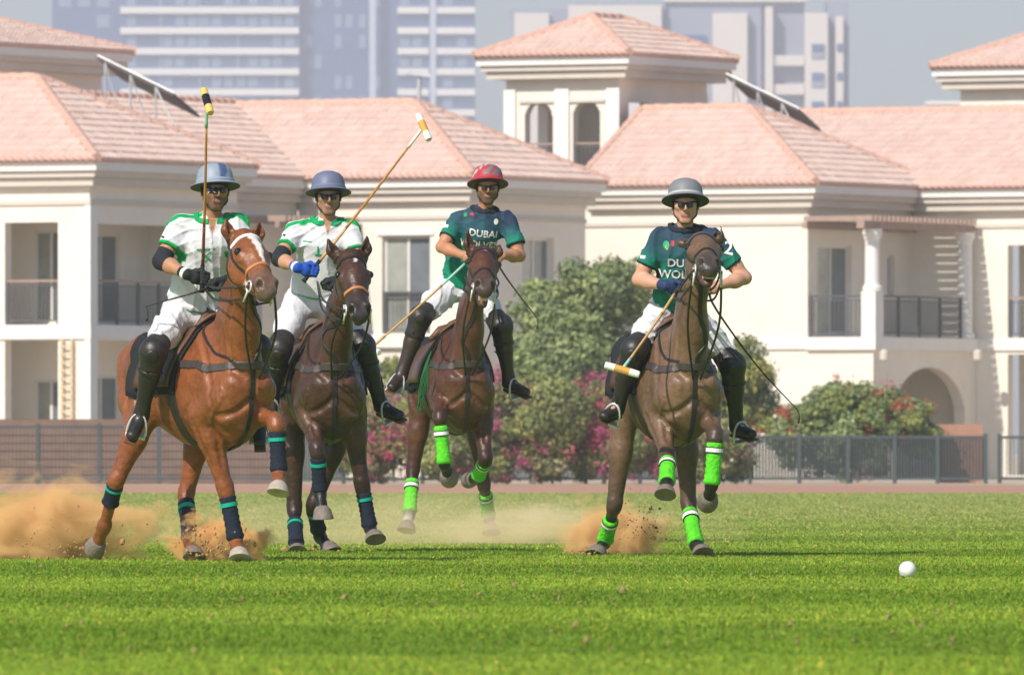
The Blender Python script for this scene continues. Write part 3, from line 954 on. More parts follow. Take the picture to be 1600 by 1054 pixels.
bl = [('pink bougainvillea bush behind the second horse', [(600, 700, 50, 55), (640, 670, 45, 55), (585, 650, 40, 55), (560, 710, 40, 50)], 45),
      ('pink bougainvillea bush seen between the legs of the third horse', [(690, 705, 60, 50), (740, 660, 55, 65), (760, 715, 50, 45)], 26),
      ('loose olive bush with scattered pink flowers under the tall tree', [(820, 680, 60, 45), (865, 640, 60, 65), (850, 715, 65, 42), (800, 620, 40, 50)], 26),
      ('pink bougainvillea bush close to the right horse', [(930, 660, 55, 42), (915, 705, 55, 50), (955, 620, 45, 55), (975, 700, 50, 55)], 42),
      ('olive bush with few flowers behind the right horse', [(1040, 690, 60, 60), (1095, 680, 60, 65), (1130, 715, 50, 42)], 14)]
for lab, blobs, nf in bl:
    shrub('bougainvillea', lab, 'bush', 247.6 + rng.uniform(-.6, .6), blobs, 55, .055, G2, None, PK, nf, 'bougainvillea along the fence')
shrub('shrub', 'yellow-green shrub standing in front of the shaded wing of the left villa', 'shrub', 262, [(415, 560, 30, 60), (430, 630, 40, 70)], 40, .07, G3)
shrub('shrub', 'pale yellow-green shrub under the balconied window of the left villa', 'shrub', 262, [(612, 590, 34, 45), (640, 640, 40, 50), (590, 650, 35, 55)], 40, .07, G3)
# ------------------------------------------------------------------ smooth solid modelling on a voxel grid
class Field:
    """signed distance field; smooth unions of tapered limbs give one continuous body surface"""
    def __init__(s, lo, hi, h):
        s.h = h
        s.lo = np.asarray(lo, float)
        s.n = np.ceil((np.asarray(hi, float) - s.lo) / h).astype(int) + 1
        s.D = np.full(s.n, 9.0, np.float32)
        s.ax = [(s.lo[i] + h * np.arange(s.n[i])).astype(np.float32) for i in range(3)]
        s.prims = []
    def _sl(s, lo, hi):
        a = np.clip(np.floor((lo - s.lo) / s.h).astype(int), 0, s.n)
        b = np.clip(np.ceil((hi - s.lo) / s.h).astype(int) + 1, 0, s.n)
        return a, b
    def apply(s, fn, lo, hi, k, op='u', col=None):
        a, b = s._sl(np.asarray(lo) - k - 2 * s.h, np.asarray(hi) + k + 2 * s.h)
        if np.any(b <= a): return
        X, Y, Z = s.ax[0][a[0]:b[0], None, None], s.ax[1][None, a[1]:b[1], None], s.ax[2][None, None, a[2]:b[2]]
        d = fn(X, Y, Z).astype(np.float32)
        sl = (slice(a[0], b[0]), slice(a[1], b[1]), slice(a[2], b[2]))
        D = s.D[sl]
        if op == 'u':
            hh = np.maximum(k - np.abs(D - d), 0) / k
            s.D[sl] = np.minimum(D, d) - hh * hh * k * 0.25
            if col is not None: s.prims.append((fn, np.asarray(col, float)))
        else:
            d = -d
            hh = np.maximum(k - np.abs(D - d), 0) / k
            s.D[sl] = np.maximum(D, d) + hh * hh * k * 0.25
    def rc(s, a, b, ra, rb, k=0.03, side=None, ratio=1.0, op='u', col=None):
        a, b = np.asarray(a, float), np.asarray(b, float)
        ba = b - a
        if side is not None:
            side = nrm(side); q = 1.0 / ratio - 1.0
            b2 = b + side * np.dot(b - a, side) * q
        else:
            b2 = b
        bb = b2 - a
        L2 = max(float(bb @ bb), 1e-9)
        def fn(X, Y, Z):
            x, y, z = X - a[0], Y - a[1], Z - a[2]
            if side is not None:
                t = (x * side[0] + y * side[1] + z * side[2]) * q
                x, y, z = x + t * side[0], y + t * side[1], z + t * side[2]
            t = np.clip((x * bb[0] + y * bb[1] + z * bb[2]) / L2, 0, 1)
            d = np.sqrt((x - t * bb[0]) ** 2 + (y - t * bb[1]) ** 2 + (z - t * bb[2]) ** 2) - (ra + t * (rb - ra))
            return d * min(1.0, ratio)
        R = max(ra, rb) * max(1.0, ratio)
        s.apply(fn, np.minimum(a, b) - R, np.maximum(a, b) + R, k, op, col)
    def chain(s, pts, rs, k=0.03, **kw):
        for i in range(len(pts) - 1):
            s.rc(pts[i], pts[i + 1], rs[i], rs[i + 1], k, **kw)
    def sample(s, P):
        g = (np.asarray(P, float) - s.lo) / s.h
        g = np.clip(g, 0, s.n - 1.001)
        i = np.floor(g).astype(int); f = g - i
        out = 0
        for dx in (0, 1):
            for dy in (0, 1):
                for dz in (0, 1):
                    w = (f[:, 0] if dx else 1 - f[:, 0]) * (f[:, 1] if dy else 1 - f[:, 1]) * (f[:, 2] if dz else 1 - f[:, 2])
                    out = out + w * s.D[i[:, 0] + dx, i[:, 1] + dy, i[:, 2] + dz]
        return out
    def grad(s, P):
        h = s.h * 1.5
        g = np.stack([s.sample(P + V(*e) * h) - s.sample(P - V(*e) * h) for e in ((1, 0, 0), (0, 1, 0), (0, 0, 1))], 1) / (2 * h)
        return g
    def project(s, P, off=0.0, it=14):
        P = np.array(P, float)
        for _ in range(it):
            g = s.grad(P); gl = np.linalg.norm(g, axis=1)
            d = s.sample(P)
            st = np.clip((d - off) / np.maximum(gl, .35), -.05, .05)
            P = P - (g / np.maximum(gl, 1e-6)[:, None]) * st[:, None]
        g = s.grad(P); N = g / np.maximum(np.linalg.norm(g, axis=1), 1e-6)[:, None]
        return P, N
    def mesh(s):
        D = s.D; S = D < 0
        n = S[:-1, :-1, :-1].astype(np.uint8)
        n = sum(S[a:S.shape[0] - 1 + a, b:S.shape[1] - 1 + b, c:S.shape[2] - 1 + c].astype(np.uint8) for a in (0, 1) for b in (0, 1) for c in (0, 1))
        act = (n > 0) & (n < 8)
        ids = np.full(act.shape, -1, np.int64)
        cells = np.argwhere(act)
        ids[act] = np.arange(len(cells))
        cor = [(a, b, c) for a in (0, 1) for b in (0, 1) for c in (0, 1)]
        vals = np.stack([D[cells[:, 0] + a, cells[:, 1] + b, cells[:, 2] + c] for a, b, c in cor], 1)
        pos = np.zeros((len(cells), 3)); cnt = np.zeros(len(cells))
        for i in range(8):
            for j in range(i + 1, 8):
                ci, cj = np.array(cor[i]), np.array(cor[j])
                if abs(ci - cj).sum() != 1: continue
                m = (vals[:, i] < 0) != (vals[:, j] < 0)
                t = vals[m, i] / (vals[m, i] - vals[m, j])
                pos[m] += ci + t[:, None] * (cj - ci); cnt[m] += 1
        verts = s.lo + (cells + pos / cnt[:, None]) * s.h
        faces = []
        for ax in range(3):
            o1, o2 = [(1, 2), (2, 0), (0, 1)][ax]
            sl0 = [slice(None)] * 3; sl1 = [slice(None)] * 3
            sl0[ax] = slice(0, -1); sl1[ax] = slice(1, None)
            A, B = S[tuple(sl0)], S[tuple(sl1)]
            e = np.argwhere(A != B)
            ok = (e[:, o1] > 0) & (e[:, o2] > 0) & (e[:, o1] < D.shape[o1] - 1) & (e[:, o2] < D.shape[o2] - 1)
            e = e[ok]
            flip = ~A[e[:, 0], e[:, 1], e[:, 2]]
            q = []
            for d1, d2 in ((-1, -1), (0, -1), (0, 0), (-1, 0)):
                c = e.copy(); c[:, o1] += d1; c[:, o2] += d2
                q.append(ids[c[:, 0], c[:, 1], c[:, 2]])
            q = np.stack(q, 1)
            q[flip] = q[flip][:, ::-1]
            faces.append(q)
        return verts, np.concatenate(faces)
    def colour(s, P, sharp=0.018):
        X, Y, Z = P[:, 0], P[:, 1], P[:, 2]
        W = np.zeros(len(P)); C = np.zeros((len(P), 3))
        for fn, c in s.prims:
            w = np.exp(-np.clip(fn(X, Y, Z), -.05, .6) / sharp)
            W += w; C += w[:, None] * c
        return C / W[:, None]

def solid(name, verts, faces, material, parent, colors=None):
    """fast mesh object from arrays of quads"""
    pw = wpos(parent) if parent is not None else V(0, 0, 0)
    me = bpy.data.meshes.new(name)
    n, m = len(verts), len(faces)
    me.vertices.add(n); me.vertices.foreach_set('co', (verts - pw).astype(np.float32).ravel())
    k = faces.shape[1]
    me.loops.add(m * k); me.loops.foreach_set('vertex_index', faces.astype(np.int32).ravel())
    me.polygons.add(m); me.polygons.foreach_set('loop_start', np.arange(0, m * k, k, dtype=np.int32))
    me.polygons.foreach_set('use_smooth', np.ones(m, bool))
    if colors is not None:
        ca = me.color_attributes.new('Col', 'FLOAT_COLOR', 'POINT')
        c4 = np.ones((n, 4), np.float32); c4[:, :3] = colors
        ca.data.foreach_set('color', c4.ravel())
    me.materials.append(material)
    me.update(calc_edges=True)
    o = bpy.data.objects.new(name, me); COL.objects.link(o)
    o.parent = parent
    return o

def resample(pts, step):
    pts = [np.asarray(p, float) for p in pts]
    # Catmull-Rom through the points
    out = []
    P = [2 * pts[0] - pts[1]] + pts + [2 * pts[-1] - pts[-2]]
    for i in range(1, len(P) - 2):
        n = max(2, int(np.linalg.norm(P[i + 1] - P[i]) / step))
        for t in np.linspace(0, 1, n, endpoint=False):
            a, b, c, d = P[i - 1], P[i], P[i + 1], P[i + 2]
            out.append(.5 * (2 * b + (c - a) * t + (2 * a - 5 * b + 4 * c - d) * t * t + (3 * b - a - 3 * c + d) * t ** 3))
    out.append(pts[-1])
    return np.array(out)

def strap(field, pts, width, thick, name, material, parent, closed=False, off=0.001, step=0.02):
    """leather strap lying on a body surface"""
    P = resample(list(pts) + ([pts[0]] if closed else []), step)
    P, N = field.project(P, off)
    T = np.gradient(P, axis=0); T /= np.maximum(np.linalg.norm(T, axis=1), 1e-9)[:, None]
    S = np.cross(T, N); S /= np.maximum(np.linalg.norm(S, axis=1), 1e-9)[:, None]
    w = width / 2
    rings = np.stack([P - S * w, P - S * w * .8 + N * thick, P + S * w * .8 + N * thick, P + S * w, P + S * w * .9 - N * thick * .8, P - S * w * .9 - N * thick * .8], 1)
    n = len(P)
    fs = [[i * 6 + k, i * 6 + (k + 1) % 6, (i + 1) * 6 + (k + 1) % 6, (i + 1) * 6 + k] for i in range(n - 1) for k in range(6)]
    if not closed: fs += [[5, 4, 3, 2, 1, 0], [(n - 1) * 6 + k for k in range(6)]]
    return mesh_obj(name, rings.reshape(-1, 3), fs, material, parent, smooth=False)

def patch(field, grid, off, thick, name, material, parent, smooth=True):
    """cloth or leather sheet over a body: grid (a, b, 3) of start points"""
    a, b = grid.shape[:2]
    P, N = field.project(grid.reshape(-1, 3), off)
    Q = P + N * thick
    v = np.concatenate([P, Q])
    n = a * b
    fs = []
    for i in range(a - 1):
        for j in range(b - 1):
            q = [i * b + j, i * b + j + 1, (i + 1) * b + j + 1, (i + 1) * b + j]
            fs.append(q[::-1]); fs.append([x + n for x in q])
    edge = [j for j in range(b)] + [i * b + b - 1 for i in range(1, a)] + [(a - 1) * b + j for j in range(b - 2, -1, -1)] + [i * b for i in range(a - 2, 0, -1)]
    for x, y in zip(edge, edge[1:] + edge[:1]): fs.append([x, y, y + n, x + n])
    return mesh_obj(name, v, fs, material, parent, smooth=smooth)

def solve(prev, px, py, L, sign):
    D = prev[1]
    for _ in range(3):
        p = at(px, py, D)
        rem = L * L - (p[0] - prev[0]) ** 2 - (p[2] - prev[2]) ** 2
        D = prev[1] + sign * math.sqrt(max(rem, 0.0))
    return at(px, py, D)

# ------------------------------------------------------------------ horse materials
M_coat = mat('horse_coat', (0.3, 0.15, 0.08), 0.42, 0.34, 24, 0.5, 30, spec=0.42, attr='Col', bdist=0.012)
M_leather = mat('black_tack_leather', (0.022, 0.018, 0.016), 0.42, 0.2, 20, 0.1, 80, spec=0.4)
M_grayleather = mat('worn_grey_leather', (0.06, 0.047, 0.043), 0.5, 0.25, 20, 0.15, 80, spec=0.45)
M_brownleather = mat('brown_saddle_leather', (0.12, 0.055, 0.03), 0.45, 0.2, 15, 0.1, 70, spec=0.4)
M_tanleather = mat('tan_noseband_leather', (0.50, 0.20, 0.07), 0.55, 0.15, 15)
M_steel = mat('bright_steel', (0.72, 0.72, 0.72), 0.35, 0.05, metal=0.35, spec=.6)
M_eye = mat('dark_eye', (0.012, 0.008, 0.006), 0.06, 0.1, spec=0.7)
M_tooth = mat('teeth', (0.66, 0.56, 0.42), 0.4, 0.15, 60)
M_gum = mat('pink_gum', (0.55, 0.25, 0.22), 0.4, 0.1)
M_pad = mat('dark_saddle_cloth', (0.018, 0.02, 0.025), 0.9, 0.2, 20)
M_navy = mat('navy_bandage', (0.012, 0.017, 0.035), 0.85, 0.25, 30, 0.4, 60)
M_tealband = mat('teal_band', (0.0, 0.36, 0.25), 0.7, 0.1)
M_neon = mat('neon_green_bandage', (0.10, 0.62, 0.02), 0.85, 0.28, 18, 0.7, 40)
M_whiteband = mat('white_band', (0.8, 0.8, 0.78), 0.7, 0.05)
M_hoof_pale = mat('pale_hoof', (0.42, 0.36, 0.30), 0.7, 0.25, 30, 0.3, 60)
M_hoof_dark = mat('grey_hoof', (0.20, 0.165, 0.14), 0.7, 0.3, 30, 0.3, 60)
M_hair = mat('dark_horse_hair', (0.02, 0.015, 0.012), 0.6, 0.3, 60, 0.6, 120, stretch=(1, 1, .1))

TORSO = np.array([  # x, centre z, half height, half width
    (0.66, 1.07, 0.03, 0.03), (0.63, 1.07, 0.14, 0.10), (0.56, 1.065, 0.255, 0.160), (0.45, 1.07, 0.345, 0.195), (0.30, 1.085, 0.390, 0.212),
    (0.15, 1.10, 0.400, 0.230), (0.0, 1.08, 0.385, 0.252), (-0.2, 1.075, 0.355, 0.268), (-0.40, 1.10, 0.318, 0.260),
    (-0.55, 1.145, 0.272, 0.250), (-0.70, 1.185, 0.265, 0.25), (-0.84, 1.19, 0.235, 0.230), (-0.95, 1.17, 0.17, 0.17), (-1.01, 1.15, 0.06, 0.06), (-1.03, 1.15, 0.01, 0.01)])

def lathe_seg(mb, a, b, prof, n=16):
    ax = b - a; L = np.linalg.norm(ax)
    mb.lathe(a, ax / L, [(r, t * L) for t, r in prof], n)

def build_horse(c):
    th = math.radians(c['heading'])
    f = V(math.sin(th), -math.cos(th), 0); l = V(math.cos(th), math.sin(th), 0); u = V(0, 0, 1)
    pit = math.radians(c.get('pitch', 0))
    F = f * math.cos(pit) + u * math.sin(pit); U = u * math.cos(pit) - f * math.sin(pit)
    D0 = c['D']
    anchor = at(c['chest_px'], 600, D0); anchor[2] = 0
    O = anchor - f * 0.58 + V(0, 0, c.get('dz', 0.0))
    C0 = V(0, 0, 1.1)
    def W(x, y, z):  # body-local to world
        return O + u * 1.1 + F * x + l * y + U * (z - 1.1)
    joints = {}
    coat = np.array(c['coat']); dark = np.array(c['dark']); muz = np.array(c['muzzle'])
    # --- joints from the photograph
    nb = W(0.40, 0, 1.27)
    poll = solve(nb, *c['poll'], 0.98, -1)
    lips = solve(poll, *c['lips'], 0.54, -1)
    legs = {}
    for key, sd in (('fr', -1), ('fl', 1)):
        q = c[key]
        el = W(0.27 + q.get('ex', 0), sd * 0.150, 0.90 + q.get('ez', 0))
        kn = solve(el, *q['knee'][:2], 0.44, q['knee'][2])
        fe = solve(kn, *q['fet'][:2], 0.295, q['fet'][2])
        ho = solve(fe, *q['hoof'][:2], 0.16, q['hoof'][2])
        legs[key] = [el, kn, fe, ho]
    for key, sd in (('hr', -1), ('hl', 1)):
        q = c[key]
        st = W(-0.46 + q.get('sx', 0), sd * 0.20, 0.96 + q.get('sz', 0))
        hk = solve(st, *q['hock'][:2], 0.46, q['hock'][2])
        fe = solve(hk, *q['fet'][:2], 0.37, q['fet'][2])
        ho = solve(fe, *q['hoof'][:2], 0.16, q['hoof'][2])
        legs[key] = [st, hk, fe, ho]
    allp = [poll, lips, W(.66, 0, 1.1), W(-1.05, 0, 1.1), W(0, .35, 1), W(0, -.35, 1), W(-.7, .3, 1), W(-.7, -.3, 1)] + sum(legs.values(), [])
    lo = np.min(allp, 0) - .16; hi = np.max(allp, 0) + V(.16, .16, .30)
    lo[2] = max(lo[2], -0.02)
    fd = Field(lo, hi, 0.0095)
    # --- trunk
    xs = TORSO[::-1, 0]
    def trunk(X, Y, Z):
        x, y, z = X - O[0], Y - O[1], Z - O[2] - 1.1
        lx = x * F[0] + y * F[1] + z * F[2]; ly = x * l[0] + y * l[1]; lz = x * U[0] + y * U[1] + z * U[2] + 1.1
        zc, hh, hw = (np.interp(lx, xs, TORSO[::-1, i]).astype(np.float32) for i in (1, 2, 3))
        dz = lz - zc
        tz = np.clip(dz / hh, -1.5, 1.5)
        hw = hw * (1 - 0.30 * np.clip(tz, 0, 1.2) ** 2 - 0.10 * np.clip(-tz, 0, 1.2) ** 2)
        q = (ly / hw) ** 2 + (dz / hh) ** 2
        r = np.sqrt(q) + 1e-6
        g = np.sqrt((ly / hw ** 2) ** 2 + (dz / hh ** 2) ** 2) / r + 1e-6
        d = (r - 1) / g
        return np.maximum(np.minimum(d, .5), np.maximum(lx - .66, -1.03 - lx))
    corners = [W(x, y, z) for x in (.67, -1.04) for y in (-.31, .31) for z in (.7, 1.55)]
    fd.apply(trunk, np.min(corners, 0), np.max(corners, 0), .03, 'u', coat)
    # --- neck
    nw = W(0.16, 0, 1.36); nm = W(0.47, 0, 1.16)
    ndir = nrm(poll - nb)
    # head frame
    ha = nrm(lips - poll)
    hn = np.asarray(c['face'], float); hn = nrm(hn - ha * (hn @ ha)); hl = np.cross(hn, ha)
    HS = 1.24
    H = lambda a, n, s: poll + ha * a + hn * (n * HS) + hl * (s * HS)
    back = nrm(-hn * .55 - ha * .3 + V(0, .3, 0))
    thr = poll + ha * 0.10 - hn * 0.13
    top = poll - hn * 0.06 - ha * .01
    for t0, t1 in ((0, .34), (.34, .68), (.68, 1)):
        def npt(t):
            ctop = (1 - t) ** 2 * W(.18, 0, 1.40) + 2 * t * (1 - t) * (W(.30, 0, 1.62) * .5 + top * .5 + V(0, .05, .03)) + t * t * top
            cbot = (1 - t) ** 2 * W(.58, 0, 1.12) + 2 * t * (1 - t) * (W(.55, 0, 1.40) * .6 + thr * .4) + t * t * thr
            return ctop, cbot
        (a0, b0), (a1, b1) = npt(t0), npt(t1)
        for s_ in (.16, .5, .84):
            r0 = np.linalg.norm(a0 - b0) * .30; r1 = np.linalg.norm(a1 - b1) * .30
            wr = (.60 if s_ < .3 else .85 if s_ > .7 else .80)
            tw = 1 - .1 * t0
            fd.rc(a0 + (b0 - a0) * s_, a1 + (b1 - a1) * s_, r0, r1, .06, side=l * .7 + hl * .3, ratio=wr * tw, col=coat)
    # --- head
    fd.rc(H(.02, -.055, 0), H(.20, -.05, 0), .105, .104, .04, side=hl, ratio=.92, col=coat)
    fd.rc(H(.16, -.035, 0), H(.44, -.045, 0), .092, .064, .03, side=hl, ratio=.86, col=coat)
    for s_ in (-1, 1):
        fd.rc(H(.13, -.13, s_ * .045), H(.22, -.125, s_ * .043), .092, .074, .035, side=hl, ratio=.55, col=coat)
        fd.rc(H(.165, -.022, s_ * .072), H(.19, -.025, s_ * .070), .030, .028, .02, col=coat)
        fd.rc(H(.20, -.035, s_ * .06), H(.40, -.055, s_ * .035), .032, .027, .03, col=coat)
        fd.rc(H(.475, -.018, s_ * .036), H(.515, -.032, s_ * .034), .036, .033, .018, col=muz)
    jo = c.get('jaw', 0.0)
    fd.rc(H(.18, -.155, 0), H(.42, -.105 - jo, 0), .066, .042, .035, col=coat)
    fd.rc(H(.43, -.045, 0), H(.525, -.055, 0), .071, .056, .03, side=hl, ratio=1.0, col=muz)
    fd.rc(H(.44, -.098 - jo, 0), H(.495, -.092 - jo * 1.15, 0), .043, .036, .025 if jo < .01 else .012, col=muz)
    # ears
    for s_, key in ((-1, 'ear_r'), (1, 'ear_l')):
        e = c[key]
        b0 = H(-.015, -.05, s_ * .062)
        k = b0[1] / FPX
        tip = b0 + 1.12 * V(e[0] * k, e[2] if len(e) > 2 else -.02, -e[1] * k)
        mid = b0 * .55 + tip * .45 + hl * s_ * .014
        sdv = nrm(np.cross(tip - b0, hl))
        fd.rc(b0 - (tip - b0) * .1, mid, .036, .042, .025, side=sdv, ratio=.75, col=coat * .9)
        fd.rc(mid, tip, .040, .012, .012, side=sdv, ratio=.7, col=coat * .6)
        fdir = nrm(hn * .9 + hl * s_ * .30)
        fd.rc(b0 * .75 + tip * .25 + fdir * .040, b0 * .32 + tip * .68 + fdir * .030, .022, .010, .010, op='s')
    # --- shoulders, pectorals, quarters
    def groove(pts, r, depth, k=.02):
        P = resample(pts, .035); P, _ = fd.project(P, r - depth)
        for i in range(len(P) - 1):
            if np.linalg.norm(P[i + 1] - P[i]) < .12: fd.rc(P[i], P[i + 1], r, r, k, op='s')
    def ridge(pts, r, proud, k=.012):
        P = resample(pts, .03); P, _ = fd.project(P, proud - r)
        for i in range(len(P) - 1):
            if np.linalg.norm(P[i + 1] - P[i]) < .12: fd.rc(P[i], P[i + 1], r, r, k)
    for s_, fk, hk_ in ((-1, 'fr', 'hr'), (1, 'fl', 'hl')):
        el, kn, fe, ho = legs[fk]
        q = c[fk]
        ps = W(.49, s_ * .140, 1.02 + q.get('ez', 0) * .6)
        fd.rc(W(.20, s_ * .10, 1.38), ps, .075, .090, .06, side=l, ratio=.75, col=coat)
        fd.rc(W(.56, s_ * .075, 1.10), W(.51, s_ * .092, .92), .098, .085, .04, col=coat)
        fd.rc(ps, el, .088, .098, .04, col=coat)
        fd.rc(W(.35, s_ * .10, 1.1), W(.15, s_ * .125, .95), .115, .105, .06, col=coat)
        d1 = kn - el
        out = l * s_
        fwk = nrm(np.cross(d1, l)); fwk = fwk if fwk @ f > 0 else -fwk
        fd.rc(el - d1 * .05, el + d1 * .30, .094, .082, .045, col=coat)
        fd.rc(el + d1 * .25, kn - d1 * .06, .082, .048, .04, col=coat * .85 + dark * .15)
        fd.rc(el + d1 * .06 + out * .034, el + d1 * .52 + out * .016, .056, .036, .028, col=coat)
        fd.rc(el + d1 * .10 + fwk * .045 - out * .01, el + d1 * .60 + fwk * .014, .050, .030, .028, col=coat)
        dc = .5 if c['dark_legs'] else 0
        ck = coat * (1 - dc) + dark * dc
        cd = dark if c['dark_legs'] else coat
        fd.rc(kn - nrm(d1) * .030, kn + nrm(fe - kn) * .028, .056, .052, .014, side=l, ratio=1.05, col=ck)
        fd.rc(kn + fwk * .020, kn + fwk * .018 + nrm(fe - kn) * .03, .028, .024, .014, col=ck)
        fd.rc(kn, fe, .038, .034, .022, side=l, ratio=.88, col=cd)
        fd.rc(kn - fwk * .022 + nrm(fe - kn) * .03, fe - fwk * .020, .017, .016, .014, col=cd)
        fd.rc(fe - nrm(fe - kn) * .015, fe + nrm(ho - fe) * .012, .046, .045, .016, col=cd)
        fd.rc(fe, ho - nrm(ho - fe) * .03, .034, .042, .02, col=np.array(q.get('sock', cd)))
        # hind
        st, hk2, fe, ho = legs[hk_]
        q = c[hk_]
        fd.rc(W(-.60, s_ * .13, 1.30), W(-.50, s_ * .155, 1.05), .138, .14, .06, col=coat)
        fd.rc(W(-.86, s_ * .10, 1.25), W(-.74, s_ * .14, 1.0), .12, .12, .05, col=coat)
        fd.rc(W(-.52, s_ * .16, 1.08), st, .135, .108, .05, col=coat)
        fd.rc(W(-.74, s_ * .14, 1.02), st * .6 + hk2 * .4, .118, .062, .05, col=coat)
        d1 = hk2 - st
        fd.rc(st, st + d1 * .5, .098, .068, .045, col=coat)
        fd.rc(st + d1 * .45, hk2, .074, .048, .04, col=coat * .75 + dark * .25)
        bk = -f * .045 + u * .03
        fd.rc(st + d1 * .55 + bk * .9, hk2 + bk, .018, .024, .016, col=coat * .5 + dark * .5)
        fd.rc(hk2 + bk, hk2 - f * .02 - u * .02, .024, .028, .018, col=ck)
        fd.rc(hk2, fe, .041, .035, .022, col=cd)
        fd.rc(hk2 - f * .030, fe - f * .022, .018, .016, .014, col=cd)
        fd.rc(hk2 - nrm(d1) * .03, hk2 + nrm(fe - hk2) * .03, .054, .047, .016, col=ck)
        fd.rc(fe - nrm(fe - hk2) * .015, fe + nrm(ho - fe) * .012, .047, .046, .016, col=cd)
        fd.rc(fe, ho - nrm(ho - fe) * .03, .035, .043, .02, col=np.array(q.get('sock', cd)))
        # muscle separations and veins
        el, kn = legs[fk][0], legs[fk][1]
        groove([npt(.62)[1] * .7 + npt(.62)[0] * .3 + l * s_ * .10, npt(.3)[1] * .75 + npt(.3)[0] * .25 + l * s_ * .12, W(.60, s_ * .13, 1.24), W(.64, s_ * .06, 1.14)], .026, .014)
        groove([W(.16, s_ * .20, 1.46), W(.34, s_ * .22, 1.30), W(.46, s_ * .24, 1.14), W(.50, s_ * .24, 1.00)], .022, .012)
        groove([W(.34, s_ * .26, 1.18), W(.24, s_ * .26, 1.04), W(.14, s_ * .26, .90)], .022, .012)
        groove([W(.66, s_ * .02, 1.00), W(.61, s_ * .10, .93), W(.52, s_ * .20, .90)], .020, .012)
        groove([el + f * .10 - out * .02 + (kn - el) * .08, el + f * .10 + (kn - el) * .38, el + f * .06 + (kn - el) * .66], .014, .008)
        groove([el + out * .10 + f * .02 + (kn - el) * .05, el + out * .10 + f * .02 + (kn - el) * .4, el + out * .06 + f * .01 + (kn - el) * .7], .014, .008)
        groove([W(-.52, s_ * .27, 1.28), W(-.62, s_ * .28, 1.10), W(-.64, s_ * .26, .92)], .022, .010)
        groove([W(-.42, s_ * .27, 1.22), W(-.44, s_ * .27, 1.05), W(-.40, s_ * .25, .90)], .024, .012)
        for x in (-.02, -.11, -.20, -.29, -.37):
            groove([W(x, s_ * .28, 1.25), W(x - .03, s_ * .28, 1.08), W(x - .02, s_ * .26, .94)], .018, .0045, .014)
        ridge([W(.56, s_ * .15, 1.10), W(.55, s_ * .17, 1.0), el + f * .12, el + f * .08 - out * .03 + (kn - el) * .4], .007, .004)
        ridge([H(.24, -.03, s_ * .10), H(.32, -.07, s_ * .09), H(.36, -.12, s_ * .07)], .006, .003)
        ridge([H(.20, -.05, s_ * .10), H(.29, -.045, s_ * .085), H(.38, -.05, s_ * .07)], .009, .005)
    # grooves: chest midline, nostrils, mouth, eye hollows
    fd.rc(W(.69, 0, 1.16), W(.66, 0, .88), .022, .03, .035, op='s')
    for s_ in (-1, 1):
        fd.rc(H(.505, -.010, s_ * .050), H(.520, -.030, s_ * .046), .019, .021, .012, op='s')
        fd.rc(H(.09, -.02, s_ * .085), H(.10, -.02, s_ * .085), .018, .018, .03, op='s')
        fd.rc(H(.27, -.05, s_ * .098), H(.34, -.06, s_ * .09), .03, .03, .03, op='s')
    if jo > .01:
        fd.rc(H(.60, -.092 - jo * .5, 0), H(.43, -.088 - jo * .3, 0), .022 + jo * .25, .010, .01, side=hl, ratio=2.2, op='s')
    else:
        for s_ in (-1, 1): fd.rc(H(.53, -.082, s_ * .02), H(.44, -.080, s_ * .055), .006, .006, .006, op='s')
    v, q = fd.mesh()
    col = fd.colour(v)
    # coat markings: blaze or star, dark nostrils, dark mouth line, darker round the eyes
    hv = v - poll
    va, vn, vl = hv @ ha, hv @ hn, hv @ hl
    near = (va > -.05) & (va < .62) & (np.abs(vl) < .16) & (vn > -.32) & (vn < .14)
    for (a0, n0, a1, r0, r1, s0, s1) in c.get('blaze', []):
        t = np.clip((va - a0) / (a1 - a0), 0, 1)
        d = np.hypot(vl - (s0 + t * (s1 - s0)), np.maximum(np.maximum(a0 - va, va - a1), 0)) - (r0 + t * (r1 - r0))
        d = d + .006 * np.sin(va * 90) * np.cos(vl * 120)
        w = np.clip(.5 - d / .012, 0, 1) * (vn > -.09) * near
        col = col * (1 - w[:, None]) + np.array((.78, .72, .68)) * w[:, None]
    for s_ in (-1, 1):
        d = np.linalg.norm(v - H(.505, -.02, s_ * .046), axis=1)
        w = np.clip(1.35 - d / .021, 0, 1) * near
        col = col * (1 - .92 * w[:, None])
        d = np.linalg.norm(v - H(.178, -.015, s_ * .088), axis=1)
        w = np.clip(1.4 - d / .026, 0, 1) * near
        col = col * (1 - .7 * w[:, None])
    if jo > .01:
        w = (near & (va > .40) & (vn < -.078 - jo * .15) & (vn > -.14 - jo * .87) & (np.abs(vl) < .068)).astype(float)
        col = col * (1 - .6 * w[:, None]) + np.array((.25, .08, .07)) * .5 * w[:, None]
    # uneven coat: broad darker and lighter areas
    lx = (v - O) @ f; ly = (v - O) @ l; lz = v[:, 2] - O[2]
    pat = np.sin(lx * 5.1 + 1.3 * np.sin(ly * 9 + lz * 4)) * np.sin(lz * 6.3 + ly * 5 + 1.0) + .5 * np.sin(lx * 13 + lz * 11) * np.sin(ly * 17)
    col = col * (1 + c.get('mott', .14) * pat[:, None])
    if c.get('tan') is not None:  # tan patches; some paint sun highlights on the muscles into the coat
        for p_, r_ in c['tan_sun_at'](W, legs):
            d = np.linalg.norm(v - p_, axis=1)
            w = np.clip(1 - d / r_, 0, 1)[:, None] ** 1.0 * .75
            col = col * (1 - w) + np.array(c['tan']) * w
    base = V(O[0], O[1], 0)
    root = empty('horse', base, c['label'], 'horse', 'polo ponies at the gallop')
    solid('body', v, q, M_coat, root, np.clip(col, .004, .9))
